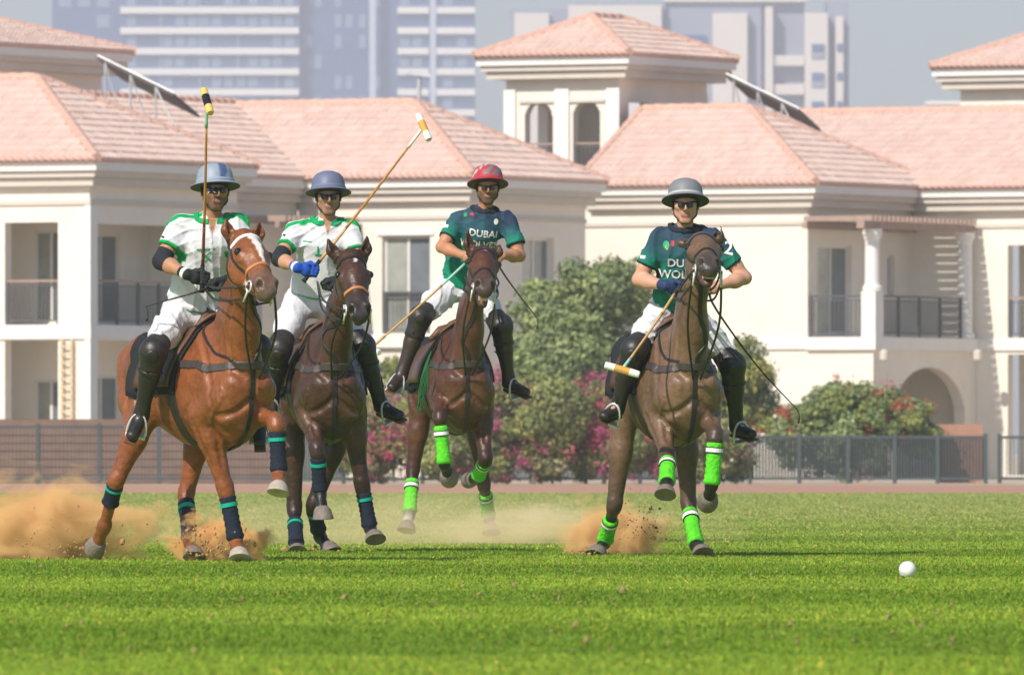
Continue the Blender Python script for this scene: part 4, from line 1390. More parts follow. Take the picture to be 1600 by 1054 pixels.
    # --- eyes
    for s_ in (-1, 1):
        m = MB(); ce = H(.176, -.022, s_ * .081)
        pr = [(.026 * math.sin(t), .026 * (1 - math.cos(t))) for t in np.linspace(.05, math.pi - .05, 9)]
        m.lathe(ce - hl * s_ * .006, hl * s_ + hn * .35, [(r, z - .012) for r, z in pr], 12); m.build('eye', M_eye, root, smooth=True)
    # --- teeth
    if jo > .005:
        m = MB()
        for k in range(-2, 3):
            m.hexa([H(.505 + a, n_ - .088 - jo * .25, s__) for a, n_, s__ in [(0, 0, k * .013 - .006), (0, 0, k * .013 + .006), (.018 - .002 * k * k, 0, k * .013 + .006), (.018 - .002 * k * k, 0, k * .013 - .006), (0, .022, k * .013 - .006), (0, .022, k * .013 + .006), (.016 - .002 * k * k, .022, k * .013 + .006), (.016 - .002 * k * k, .022, k * .013 - .006)]])
        m.build('upper_teeth', M_tooth, root)
        m = MB()
        for k in range(-2, 3):
            m.hexa([H(.490 + a, n_ - .076 - jo, s__) for a, n_, s__ in [(0, 0, k * .012 - .0055), (0, 0, k * .012 + .0055), (.018 - .002 * k * k, 0, k * .012 + .0055), (.018 - .002 * k * k, 0, k * .012 - .0055), (0, .02, k * .012 - .0055), (0, .02, k * .012 + .0055), (.016 - .002 * k * k, .02, k * .012 + .0055), (.016 - .002 * k * k, .02, k * .012 - .0055)]])
        m.build('lower_teeth', M_tooth, root)
    # --- hooves and bandages
    for key in ('fr', 'fl', 'hr', 'hl'):
        j0, kn, fe, ho = legs[key]
        cq = c[key]
        p = nrm(ho - fe)
        a_, b_ = p @ f, p @ u
        side = nrm(np.cross(u, f))
        fw = nrm(u * a_ - f * b_ + l * 0.0)
        fw = nrm(fw - p * (fw @ p))
        sn = p * math.cos(math.radians(32)) - fw * math.sin(math.radians(32))
        toe = nrm(fw - sn * (fw @ sn)); lat = np.cross(sn, toe)
        cor_c = ho - p * .025
        sole_c = ho + sn * .045 + toe * .022
        rows = []
        for t, r in ((-.25, .043), (0, .056), (.12, .060), (.55, .066), (.93, .073), (1.0, .071)):
            cc = cor_c + (sole_c - cor_c) * t
            rr = [cc + r * (math.cos(an) * toe * (1.08 if math.cos(an) > 0 else .86) + math.sin(an) * lat) - sn * (.012 * (1 - max(t, 0)) * math.cos(an)) for an in np.linspace(0, 2 * math.pi, 18, endpoint=False)]
            rows.append(rr)
        rows.append([sole_c - sn * .006 + (x - sole_c) * .78 for x in rows[-1]])
        rows.append([sole_c - sn * .016 + (x - sole_c) * .35 for x in rows[-2]])
        vs = np.array(rows).reshape(-1, 3)
        zmin = vs[:, 2].min()
        if zmin < 0.004: vs[:, 2] = np.maximum(vs[:, 2], 0.004)
        fs = [[i * 18 + k, i * 18 + (k + 1) % 18, (i + 1) * 18 + (k + 1) % 18, (i + 1) * 18 + k] for i in range(7) for k in range(18)]
        fs += [list(range(18))[::-1], [7 * 18 + k for k in range(18)]]
        mesh_obj('hoof', vs, fs, M_hoof_pale if cq.get('pale') else M_hoof_dark, root, smooth=True)
        # bandage with overlapping turns
        ax = fe - kn
        t0, t1 = cq.get('wrap', (.16, .98))
        prof = []
        N = 14
        rb = .053
        for k in range(N + 1):
            t = t0 + (t1 - t0) * k / N
            r = rb * (1 - .07 * math.sin(math.pi * k / N) + (.06 if k > N - 3 else 0)) + (.0035 if k % 2 else -.002)
            prof.append((t, r * (.9 if k in (0, N) else 1)))
        m = MB(); lathe_seg(m, kn, fe, prof, 18)
        bo = m.build('bandage', c['wrap_mat'], root, smooth=True)
        for (s0, s1, mm) in c['bands']:
            m = MB(); tt0 = t0 + (t1 - t0) * s0; tt1 = t0 + (t1 - t0) * s1
            lathe_seg(m, kn, fe, [(tt0, rb * .97), (tt0 + .001, rb + .0038), (tt1 - .001, rb + .0038), (tt1, rb * .97)], 18)
            m.build('bandage_strip', mm, bo, smooth=False)
    # --- tail, tied up
    t0 = W(-1.0, 0, 1.30)
    m = MB(); m.tube([t0, t0 - f * .07 + u * .03, t0 - f * .13 - u * .06, t0 - f * .12 - u * .22, t0 - f * .08 - u * .34], [.03, .045, .05, .045, .02], 10); m.build('tail', M_hair, root, smooth=True)
    # --- tack
    ringp = lambda x, z0, k0, k1, n: [W(x + .02 * math.sin(t), .40 * math.sin(t), 1.12 + .45 * math.cos(t)) for t in np.linspace(k0, k1, n)]
    g = np.array([[W(xx - .04 * abs(math.sin(t)), .38 * math.sin(t), 1.12 + .46 * math.cos(t)) for t in np.linspace(-1.75, 1.75, 29)] for xx in np.linspace(-.50, .10, 13)])
    pad = patch(fd, g, .006, .016, 'saddle_cloth', c.get('pad_mat', M_pad), root)
    g = np.array([[W(xx - .10 * abs(math.sin(t)), .40 * math.sin(t), 1.12 + .48 * math.cos(t)) for t in np.linspace(-1.62, 1.62, 25)] for xx in np.linspace(-.30, .13, 9)])
    sad = patch(fd, g, .026, .018, 'saddle', M_brownleather, root)
    m = MB(); m.tube([W(.07, -.11, 1.46), W(.06, -.05, 1.525), W(.055, 0, 1.545), W(.06, .05, 1.525), W(.07, .11, 1.46)], [.02, .03, .034, .03, .02], 8); m.build('pommel', M_brownleather, sad, smooth=True)
    m = MB(); m.tube([W(-.38, -.15, 1.42), W(-.42, -.07, 1.49), W(-.43, 0, 1.505), W(-.42, .07, 1.49), W(-.38, .15, 1.42)], [.02, .034, .038, .034, .02], 8)
    m.build('cantle', M_brownleather, sad, smooth=True)
    strap(fd, [W(.02, .40 * math.sin(t), 1.12 + .45 * math.cos(t)) for t in np.linspace(1.4, 2 * math.pi - 1.4, 24)], .085, .008, 'girth', M_leather, root)
    bz = c.get('bp_z', 1.24)
    strap(fd, [W(.02, -.33, bz + .04), W(.25, -.32, bz + .02), W(.45, -.27, bz), W(.60, -.15, bz - .015), W(.70, 0, bz - .02), W(.60, .15, bz - .015), W(.45, .27, bz), W(.25, .32, bz + .02), W(.02, .33, bz + .04)], .056, .008, 'breastplate', c.get('bp_mat', M_grayleather), root)
    strap(fd, [thr * .75 + W(.6, 0, 1.3) * .25 + f * .05, W(.66, 0, 1.42), W(.70, 0, bz), W(.68, 0, 1.05), W(.62, 0, .9), W(.48, 0, .74), W(.3, 0, .70)], .034, .007, 'martingale', M_leather, root)
    strap(fd, [W(.12, -.10, 1.56), W(.30, -.24, 1.42), W(.50, -.22, 1.30), W(.69, 0, bz - .02), W(.50, .22, 1.30), W(.30, .24, 1.42), W(.12, .10, 1.56)], .018, .006, 'neck_strap', M_leather, root)
    # bridle
    ring = lambda a, da, rn, rs, cn: [H(a + da * math.cos(t), cn + rn * math.cos(t), rs * math.sin(t)) for t in np.linspace(0, 2 * math.pi, 20, endpoint=False)]
    br = strap(fd, ring(.335, .0, .085, .075, -.075), .024, .006, 'noseband', c.get('nose_mat', M_tanleather), root, closed=True, step=.012)
    strap(fd, [H(.065, -.06, -.12), H(.062, .0, -.09), H(.060, .05, 0), H(.062, .0, .09), H(.065, -.06, .12)], .024, .006, 'browband', c.get('brow_mat', M_leather), root, step=.012)
    for s_ in (-1, 1):
        strap(fd, [H(-.02, -.04, s_ * .07), H(.06, -.07, s_ * .12), H(.16, -.085, s_ * .13), H(.28, -.085, s_ * .11), H(.42, -.078, s_ * .09)], .018, .005, 'cheekpiece', M_leather, root, step=.012)
        strap(fd, [H(.03, -.08, s_ * .11), H(.13, -.16, s_ * .10), H(.20, -.23, s_ * .02)], .016, .005, 'throat_lash', M_leather, root, step=.012)
        bc = H(.435, -.078, s_ * .066)
        m = MB()
        m.tube([bc + .034 * (math.cos(t) * ha + math.sin(t) * hn) for t in np.linspace(0, 2 * math.pi, 15)], .0065, 6, cap=False)
        m.tube([bc - ha * .05 + hl * s_ * .006, bc + ha * .02 - hn * .03 + hl * s_ * .006, bc + ha * .03 - hn * .10 + hl * s_ * .01], .007, 6)
        m.build('bit', M_steel, root, smooth=True)
    # draw reins from the bit down to the girth strap on the chest
    for s_ in (-1, 1):
        bc = H(.435, -.078, s_ * .066); p3 = W(.70, s_ * .025, bz - .10)
        P = resample([bc + hl * s_ * .01, .5 * (bc + p3) + l * s_ * .05 + f * .03, p3], .03)
        bad = fd.sample(P) < .012
        if bad.any(): P[bad] = fd.project(P[bad], .013)[0]
        m = MB(); m.tube(list(P), .008, 6); m.build('draw_rein', M_leather, root, smooth=True)
    # reins to the rider's hands
    for s_ in (-1, 1):
        bc = H(.435, -.078, s_ * .066); hd = c['rein_hand']
        hand = at(hd[0] + s_ * 4, hd[1], W(.15, 0, 1.6)[1] + hd[2])
        for k, off in ((0, V(0, 0, 0)), (1, -hn * .075 + ha * .03)):
            p0 = bc + off + hl * s_ * .008; p3 = hand - V(0, 0, .01 * k)
            mid = .5 * (p0 + p3) + hl * s_ * .05 - V(0, 0, .03 + .03 * k)
            P = resample([p0, mid, p3], .03)
            if len(P): 
                sd = fd.sample(P); bad = (sd < .012) & (sd > -.2)
                if bad.any():
                    Q, _ = fd.project(P[bad], .014); P[bad] = Q
            m = MB(); m.tube(list(P), .0075, 6); m.build('rein', M_leather, root, smooth=True)
    for nm, seg in legs.items():
        L_ = [round(float(np.linalg.norm(seg[i + 1] - seg[i])), 2) for i in range(3)]
        print('HORSE', c['heading'], nm, L_, [round(float(s_[1] - D0), 2) for s_ in seg])
    print('  neck', round(float(np.linalg.norm(poll - nb)), 2), 'head', round(float(np.linalg.norm(lips - poll)), 2))
    return dict(root=root, W=W, f=f, l=l, u=u, fd=fd, H=H, O=O, legs=legs, sad=sad)

BAY = dict(coat=(0.225, 0.070, 0.022), dark=(0.20, 0.048, 0.013), muzzle=(0.15, 0.095, 0.07), dark_legs=False)
NAVY_BANDS = [(.17, .26, M_tealband)]
NEON_BANDS = [(.13, .155, M_leather), (.155, .25, M_whiteband), (.25, .275, M_leather)]
HORSES = [
    dict(BAY, label='bright chestnut horse with white blaze and navy leg wraps', heading=27, D=71.3, chest_px=387, dz=.01,
         poll=(386, 366), lips=(423, 446), face=(.45, -.80, .45), ear_r=(-8, -27), ear_l=(7, -27),
         fr=dict(knee=(353, 765, 1), fet=(369, 846, 1), hoof=(374, 866, -1), pale=True, wrap=(.10, .96)),
         fl=dict(knee=(432, 660, -1), fet=(436, 738, 1), hoof=(435, 762, -1), pale=True, ez=.08, ex=.06),
         hr=dict(hock=(181, 752, 1), fet=(163, 822, 1), hoof=(151, 850, 1), wrap=(.05, .5)),
         hl=dict(hock=(290, 775, 1), fet=(297, 846, -1), hoof=(302, 864, -1), wrap=(.1, .96)),
         blaze=[(.07, 0, .20, .030, .024, 0, .004), (.20, 0, .33, .022, .008, .004, .012)], wrap_mat=M_navy, bands=NAVY_BANDS, brow_mat=M_whiteband,
         rein_hand=(318, 440, .1), mott=.13),
    dict(coat=(0.062, 0.027, 0.015), dark=(0.010, 0.007, 0.007), muzzle=(0.045, 0.034, 0.031), dark_legs=True,
         label='dark bay horse with small white star and navy leg wraps', heading=6, D=77.8, chest_px=522, dz=.05,
         poll=(549, 397), lips=(564, 486), face=(.16, -.95, .25), ear_r=(-15, -27), ear_l=(8, -30), jaw=.018,
         fr=dict(knee=(496, 703, -1), fet=(500, 768, 1), hoof=(504, 800, -1), ez=.05, ex=.04),
         fl=dict(knee=(566, 758, -1), fet=(578, 824, 1), hoof=(585, 838, -1)),
         hr=dict(hock=(460, 796, 1), fet=(463, 852, -1), hoof=(464, 860, -1), wrap=(.3, .95)),
         hl=dict(hock=(489, 790, 1), fet=(500, 838, 1), hoof=(514, 856, -1), wrap=(.05, .8)),
         blaze=[(.085, 0, .105, .012, .010, .01, .012)], wrap_mat=M_navy, bands=NAVY_BANDS, rein_hand=(500, 440, .05), mott=.22,
         tan=(.17, .085, .04), tan_sun_at=lambda W, L: [(L['fl'][0] * .75 + L['fl'][1] * .25 + V(0, -.08, 0), .16), (L['fr'][0] * .8 + L['fr'][1] * .2 + V(0, -.08, 0), .12), (W(.55, .1, .95), .14)]),  # sun highlights on chest and forearms painted in as tan
    dict(coat=(0.085, 0.031, 0.016), dark=(0.010, 0.007, 0.007), muzzle=(0.065, 0.042, 0.035), dark_legs=True,
         label='dark brown horse with open mouth and bright green leg wraps', heading=8, D=86.0, chest_px=729, dz=.13,
         poll=(756, 390), lips=(759, 444), face=(.12, -.75, .65), ear_r=(-7, -33), ear_l=(9, -16, .03), jaw=.055,
         fr=dict(knee=(687, 650, -1), fet=(694, 724, 1), hoof=(700, 742, 1), ez=.08, ex=.06, wrap=(.2, 1.0)),
         fl=dict(knee=(759, 718, -1), fet=(747, 744, 1), hoof=(737, 748, 1)),
         hr=dict(hock=(645, 735, 1), fet=(640, 802, -1), hoof=(636, 822, -1), wrap=(.22, .97), sock=(.5, .45, .4)),
         hl=dict(hock=(756, 757, 1), fet=(764, 808, 1), hoof=(767, 826, -1), wrap=(.25, .95)),
         blaze=[(.045, 0, .075, .010, .012, .0, .004)], wrap_mat=M_neon, bands=NEON_BANDS, nose_mat=M_leather, rein_hand=(758, 412, .05), mott=.22,
         tan=(.17, .08, .042), tan_sun_at=lambda W, L: [(W(.62, .09, 1.0), .14), (W(.60, -.1, .98), .12), (L['hr'][0] * .5 + L['hr'][1] * .5, .10)]),
    dict(coat=(0.140, 0.080, 0.046), dark=(0.012, 0.009, 0.008), muzzle=(0.06, 0.049, 0.044), dark_legs=True,
         label='mouse-brown horse with raised muzzle and bright green leg wraps', heading=13, D=74.9, chest_px=1082, dz=.03,
         poll=(1097, 370), lips=(1110, 408), face=(.10, -.55, .83), ear_r=(-14, -6, .05), ear_l=(11, -25), jaw=.03,
         fr=dict(knee=(1043, 714, -1), fet=(1042, 754, -1), hoof=(1040, 768, -1), ez=.02, wrap=(.12, 1.0)),
         fl=dict(knee=(1118, 680, -1), fet=(1112, 757, 1), hoof=(1107, 778, 1), ez=.06, ex=.05, wrap=(.12, 1.0)),
         hr=dict(hock=(960, 790, 1), fet=(945, 846, 1), hoof=(934, 862, -1), wrap=(.35, .97)),
         hl=dict(hock=(1076, 790, 1), fet=(1088, 852, -1), hoof=(1096, 862, -1), wrap=(.12, .97)),
         wrap_mat=M_neon, bands=NEON_BANDS, nose_mat=M_leather, rein_hand=(1072, 462, .05), mott=.22,
         tan=(.25, .145, .085), tan_sun_at=lambda W, L: [(W(.45, 0, 1.45), .26), (W(.58, -.1, 1.05), .18), (W(.55, .12, 1.1), .16)]),
]
HB = [build_horse(c) for c in HORSES]
# ------------------------------------------------------------------ riders
M_skin = mat('skin', (0.5, 0.3, 0.2), 0.5, 0.08, 25, 0.15, 120, spec=0.35, attr='Col', bdist=0.002)
M_shirt = mat('polo_shirt_jersey', (0.7, 0.7, 0.7), 0.75, 0.05, 12, 0.5, 14, spec=0.2, attr='Col', bdist=0.018)
M_breech = mat('white_breeches', (0.66, 0.65, 0.68), 0.8, 0.04, 10, 0.6, 14, spec=0.2, bdist=0.025)
M_boot = mat('black_boot_leather', (0.022, 0.018, 0.016), 0.42, 0.45, 12, 0.4, 35, spec=0.45, coat=.05, bdist=0.006)
M_boot_brown = mat('dark_brown_boot_leather', (0.04, 0.024, 0.018), 0.40, 0.45, 12, 0.4, 35, spec=0.45, coat=.05, bdist=0.006)
M_guard = mat('black_knee_guard_leather', (0.026, 0.021, 0.020), 0.42, 0.4, 12, 0.5, 26, spec=0.5, bdist=0.008)
M_lens = mat('dark_lens', (0.012, 0.010, 0.009), 0.08, 0.1, spec=0.7)
M_greentrim = mat('green_trim', (0.0, 0.34, 0.10), 0.75, 0.08)
M_whitetext = mat('white_print', (0.82, 0.82, 0.80), 0.7, 0.03)
M_darkcloth = mat('dark_cloth', (0.02, 0.022, 0.03), 0.85, 0.15, 15, .3, 40)
M_darkhair = mat('black_hair', (0.012, 0.009, 0.008), 0.6, 0.2, 60)

def plane_cut(fd, c, d, R, k=.012):
    """cut the field cleanly beyond the plane through c with outward normal d, within R of c"""
    d = nrm(d); cc = c + d * R * .75
    def fn(X, Y, Z):
        a = -((X - c[0]) * d[0] + (Y - c[1]) * d[1] + (Z - c[2]) * d[2])
        b = np.sqrt((X - cc[0]) ** 2 + (Y - cc[1]) ** 2 + (Z - cc[2]) ** 2) - R
        return np.maximum(a, b)
    fd.apply(fn, cc - R, cc + R, k, 's')

def ripple(fd, amp, seeds):
    """cloth folds: narrow soft ridges running in a few directions"""
    X, Y, Z = fd.ax[0][:, None, None], fd.ax[1][None, :, None], fd.ax[2][None, None, :]
    r = np.random.default_rng(seeds)
    acc = 0
    for _ in range(5):
        k = r.normal(size=3) * V(16, 10, 20); ph = r.uniform(0, 6.28)
        w = np.sin(X * k[0] + Y * k[1] + Z * k[2] + ph + 1.3 * np.sin(Z * r.uniform(5, 12) + X * r.uniform(5, 12) + ph))
        env = .5 + .5 * np.sin(X * r.uniform(4, 9) - Z * r.uniform(4, 9) + ph * 2)
        acc = acc + (1 - np.abs(w)) ** 3 * env
    fd.D -= (amp * (acc - .22)).astype(np.float32)

def hand(fd, wrist, grip, axis, flip=1, inf=0.0, col=None):
    """closed hand round a shaft through grip along axis: palm, four unequal curled fingers, thumb"""
    d = nrm(grip - wrist); s = nrm(axis - d * (axis @ d)); q = np.cross(s, d) * flip
    kn0 = grip - d * .012 + q * .026
    fd.rc(wrist, grip - d * .045 + q * .008, .027 + inf, .034 + inf, .02, side=q, ratio=.75, col=col)
    fd.rc(grip - d * .045 - s * .028 + q * .012, grip - d * .005 - s * .028 + q * .026, .019 + inf, .015 + inf, .02, col=col)
    fd.rc(grip - d * .045 + s * .028 + q * .012, grip - d * .005 + s * .028 + q * .026, .019 + inf, .015 + inf, .02, col=col)
    fd.rc(grip - d * .045 + q * .012, grip - d * .005 + q * .026, .022 + inf, .016 + inf, .02, col=col)
    for i, ln in enumerate((.92, 1.06, 1.0, .80)):
        o = s * ((1.5 - i) * .021)
        a = grip + o + q * .026 - d * .004
        b = grip + o + d * .034 * ln + q * .016
        c = grip + o + d * .030 * ln - q * .018
        e = grip + o + d * .002 - q * .026
        fd.chain([a, b, c, e], [.0105 + inf, .0098 + inf, .0092 + inf, .0082 + inf], .006, col=col)
    fd.chain([grip - d * .05 + s * .03, grip - d * .02 + s * .045 - q * .014, grip + d * .008 + s * .036 - q * .030], [.014 + inf, .0125 + inf, .010 + inf], .008, col=col)

def text_on(fd, body, center, right, up, size, name, material, parent, off=.006, rot=0):
    cu = bpy.data.curves.new('text', 'FONT'); cu.body = body; cu.size = 1.0; cu.align_x = 'CENTER'; cu.align_y = 'CENTER'
    cu.offset = 0.018; cu.resolution_u = 3
    o = bpy.data.objects.new('text', cu); COL.objects.link(o)
    bpy.context.view_layer.update()
    me = bpy.data.meshes.new_from_object(o)
    bpy.data.objects.remove(o)
    bm = bmesh.new(); bm.from_mesh(me)
    bmesh.ops.triangulate(bm, faces=bm.faces)
    bmesh.ops.subdivide_edges(bm, edges=[e for e in bm.edges if e.calc_length() > .25], cuts=2)
    bmesh.ops.triangulate(bm, faces=bm.faces)
    vs = np.array([v.co[:2] for v in bm.verts]); fs = [[v.index for v in f.verts] for f in bm.faces]
    bm.verts.index_update()
    fs = [[v.index for v in f.verts] for f in bm.faces]
    bm.free(); bpy.data.meshes.remove(me)
    c, s_ = math.cos(rot), math.sin(rot)
    x = (vs[:, 0] * c - vs[:, 1] * s_) * size; y = (vs[:, 0] * s_ + vs[:, 1] * c) * size
    P = center + np.outer(x, right) + np.outer(y, up)
    n = np.cross(right, up)
    # slide along the view of the cloth onto it
    for _ in range(25):
        P = P - n * np.clip(fd.sample(P) - off, -.02, .02)[:, None]
    return mesh_obj(name, P, fs, material, parent)

def badge_on(fd, center, right, up, w, h, name, material, parent, off=.003, n=4, shape='rect'):
    if shape == 'rect':
        g = [(x * w, y * h) for y in np.linspace(-.5, .5, n) for x in np.linspace(-.5, .5, n)]
        fs = [[j * n + i, j * n + i + 1, (j + 1) * n + i + 1, (j + 1) * n + i] for j in range(n - 1) for i in range(n - 1)]
    else:
        g = [(0, 0)] + [(w / 2 * math.cos(t), h / 2 * math.sin(t)) for t in np.linspace(0, 2 * math.pi, 14, endpoint=False)]
        fs = [[0, 1 + i, 1 + (i + 1) % 14] for i in range(14)]
    P = np.array([center + right * x + up * y for x, y in g]); nn = np.cross(right, up)
    for _ in range(25):
        P = P - nn * np.clip(fd.sample(P) - off, -.02, .02)[:, None]
    return mesh_obj(name, P, fs, material, parent)

def build_rider(c, hb):
    W = hb['W']
    seat = W(-.12, 0, 1.56)
    Ds = seat[1] + .02
    P = lambda q, dy: at(q[0], q[1], Ds + dy)
    pel, neck, hc = P(c['pelvis'], 0), P(c['neck'], c.get('lean', -.13)), P(c['head'], c.get('lean', -.13) - .05)
    shr, shl = P(c['sh_r'], c.get('lean', -.13) + .02 + c.get('tw', 0)), P(c['sh_l'], c.get('lean', -.13) + .02 - c.get('tw', 0))
    lat = nrm(shl - shr); lath = nrm(hb['l'] * .6 + lat * .4)
    elr = solve(shr, *c['el_r'][:2], .29, c['el_r'][2]); ell = solve(shl, *c['el_l'][:2], .29, c['el_l'][2])
    wrr = solve(elr, *c['wr_r'][:2], .25, c['wr_r'][2]); wrl = solve(ell, *c['wr_l'][:2], .25, c['wr_l'][2])
    gr = solve(wrr, *c['gr_r'][:2], .085, c['gr_r'][2]); gl = solve(wrl, *c['gr_l'][:2], .085, c['gr_l'][2])
    hpr, hpl = pel - lath * .095 - V(0, 0, .02), pel + lath * .095 - V(0, 0, .02)
    knr, knl = solve(hpr, *c['kn_r'], .42, -1), solve(hpl, *c['kn_l'], .42, -1)
    anr, anl = solve(knr, *c['an_r'], .42, c.get('an_s', 1)), solve(knl, *c['an_l'], .42, c.get('an_s', 1))
    tor, tol = solve(anr, *c['to_r'], .19, -1), solve(anl, *c['to_l'], .19, -1)
    up = nrm(neck - pel)
    fc = nrm(np.asarray(c['face'], float)); hu = nrm(V(c.get('tilt', 0), 0, 1) - fc * (fc @ V(c.get('tilt', 0), 0, 1))); hr = np.cross(fc, hu)  # image right of the face
    hr = -hr if hr[0] < 0 else hr
    skin = np.array(c['skin']); beard = np.array(c['beard'])
    root = empty('person', pel - V(0, 0, .08), c['label'], 'person', 'polo players on horseback')
    pts = [pel, neck, hc, shr, shl, elr, ell, wrr, wrl, gr, gl, knr, knl, anr, anl, tor, tol]
    # ---------------- body (one continuous surface)
    lo, hi = np.min(pts, 0) - .13, np.max(pts, 0) + .15
    fd = Field(lo, hi, .0085)
    X = lambda a, b_, d_: hc + (hr * a + hu * b_ + fc * d_) * 1.07
    fd.rc(pel, pel + up * .2, .085, .08, .04, side=lat, ratio=1.35, col=skin)
    fd.rc(pel + up * .2, neck - up * .14, .075, .080, .04, side=lat, ratio=1.4, col=skin)
    fd.rc(neck - up * .14, neck - up * .04, .075, .045, .03, col=skin)
    fd.rc(neck - up * .06, X(0, -.06, -.01), .055, .056, .03, col=skin)
    fd.rc(neck - up * .09, shr - up * .02, .035, .035, .03, col=skin); fd.rc(neck - up * .09, shl - up * .02, .035, .035, .03, col=skin)
    for sh, el, wr, g_, key in ((shr, elr, wrr, gr, 'r'), (shl, ell, wrl, gl, 'l')):
        d1, d2 = el - sh, wr - el
        fd.rc(sh, sh + d1 * .55, .032, .036, .03, col=skin)
        fd.rc(sh + d1 * .55, sh + d1 * .70, .036, .049, .01, col=skin); fd.rc(sh + d1 * .70, el, .049, .041, .02, col=skin)
        fd.rc(el, el + d2 * .4, .042, .046, .025, col=skin)
        fd.rc(el + d2 * .35, wr, .045, .028, .03, col=skin)
        ax = np.asarray(c['ax_' + key], float)
        hand(fd, wr, g_, ax, 1 if key == 'r' else -1, 0, skin)
    for hp, kn, an, to in ((hpr, knr, anr, tor), (hpl, knl, anl, tol)):
        fd.chain([hp, kn, an], [.070, .044, .024], .03, col=skin)
        fd.rc(an, an + (to - an) * .6, .022, .016, .01, col=skin)
    # head
    fd.rc(X(0, .035, -.012), X(0, .015, -.005), .088, .088, .03, side=hr, ratio=.86, col=skin)
    fd.rc(X(0, .0, .028), X(0, -.065, .036), .066, .047, .03, side=hr, ratio=.96, col=skin)
    fd.rc(X(-.042, -.058, .012), X(.042, -.058, .012), .030, .030, .03, col=skin)
    fd.rc(X(-.014, -.098, .052), X(.014, -.098, .052), .023, .023, .02, col=skin)
    fd.rc(X(0, .012, .086), X(0, -.026, .108), .010, .0155, .012, col=skin * .98)
    for s_ in (-1, 1):
        fd.rc(X(s_ * .012, -.030, .096), X(s_ * .013, -.030, .094), .010, .010, .008, col=skin * .92)
        fd.rc(X(s_ * .044, -.012, .056), X(s_ * .046, -.014, .052), .024, .022, .02, col=skin)
        fd.rc(X(s_ * .078, .010, -.008), X(s_ * .080, -.030, -.004), .016, .011, .01, side=hr, ratio=.6, col=skin * .95)
    fd.rc(X(-.02, -.060, .078), X(.02, -.060, .078), .0085, .0085, .008, col=(.36, .14, .12))
    fd.rc(X(-.016, -.070, .077), X(.016, -.070, .077), .009, .009, .008, col=(.38, .15, .13))
    fd.rc(X(-.018, -.0648, .094), X(.018, -.0648, .094), .0028, .0028, .003, op='s')
    v, q = fd.mesh(); col = fd.colour(v, .006)
    hv = v - hc; a_, b_, d_ = hv @ hr, hv @ hu, hv @ fc
    inh = (np.linalg.norm(hv, axis=1) < .17)
    if c['beardness'] > 0:
        lowf = np.clip((-.040 - b_ + .35 * np.maximum(np.abs(a_) - .03, 0)) / .02, 0, 1) * np.clip((d_ + .02) / .02, 0, 1) * np.clip((b_ + .135) / .02, 0, 1)
        lipw = np.exp(-(((a_) / .026) ** 2 + ((b_ + .065) / .011) ** 2)) * (d_ > .06)
        mus = np.exp(-(((a_) / .032) ** 2 + ((b_ + .047) / .008) ** 2)) * (d_ > .06)
        w = np.clip((lowf * (1 - lipw) + mus) * c['beardness'], 0, 1) * inh
        col = col * (1 - w[:, None]) + beard * w[:, None]
    hairw = np.clip((np.abs(a_) - .062) / .008, 0, 1) * np.clip((b_ + .02) / .015, 0, 1) * np.clip((.04 - d_) / .02, 0, 1) * inh
    back = np.clip((-.03 - d_) / .02, 0, 1) * inh * np.clip((b_ + .07) / .02, 0, 1)
    w = np.clip(hairw + back, 0, 1)[:, None]
    col = col * (1 - w) + np.array((.015, .011, .010)) * w
    solid('body', v, q, M_skin, root, np.clip(col, .003, .9))
    # ---------------- shirt
    sp = [pel - up * .02, neck, shr, shl, elr, ell]
    sf = Field(np.min(sp, 0) - .20, np.max(sp, 0) + .20, .0085)
    fwd = nrm(np.cross(lat, up)); fwd = fwd if fwd[1] < 0 else -fwd
    hem = pel + up * c.get('hem', .02)
    ch = neck - up * .17
    sf.rc(hem - up * .06, pel + up * .17, .124, .108, .05, side=lat, ratio=1.40)
    sf.rc(pel + up * .15, ch + fwd * .01, .102, .118, .05, side=lat, ratio=1.42)
    sf.rc(ch, neck - up * .085, .112, .075, .05, side=lat, ratio=1.5)
    sf.rc(neck - up * .05 - lat * .04, shr - up * .012, .058, .060, .04)
    sf.rc(neck - up * .05 + lat * .04, shl - up * .012, .058, .060, .04)
    sf.rc(neck - up * .07, neck - up * .015, .078, .066, .03)
    cuts = []
    for sh, el in ((shr, elr), (shl, ell)):
        d1 = el - sh
        sf.rc(sh - up * .01, sh + d1 * .8, .062, .070, .045)
        cuts.append((sh + d1 * c.get('sleeve', .66), nrm(d1)))
    ripple(sf, .0115, c['seed'])
    for cc, dd in cuts: plane_cut(sf, cc, dd, .115)
    plane_cut(sf, hem, -up, .24)
    plane_cut(sf, neck + up * .012, up + fwd * .25, .085)
    v, q = sf.mesh()
    zrel = (v - pel) @ up / np.linalg.norm(neck - pel)
    cz = np.zeros(len(v))
    for (cc, dd) in cuts:
        t = (v - cc) @ dd
        near = np.linalg.norm(v - cc, axis=1) < .17
        cz = np.where(near, np.maximum(cz, np.clip(1 + t / .17, 0, 1)), cz)
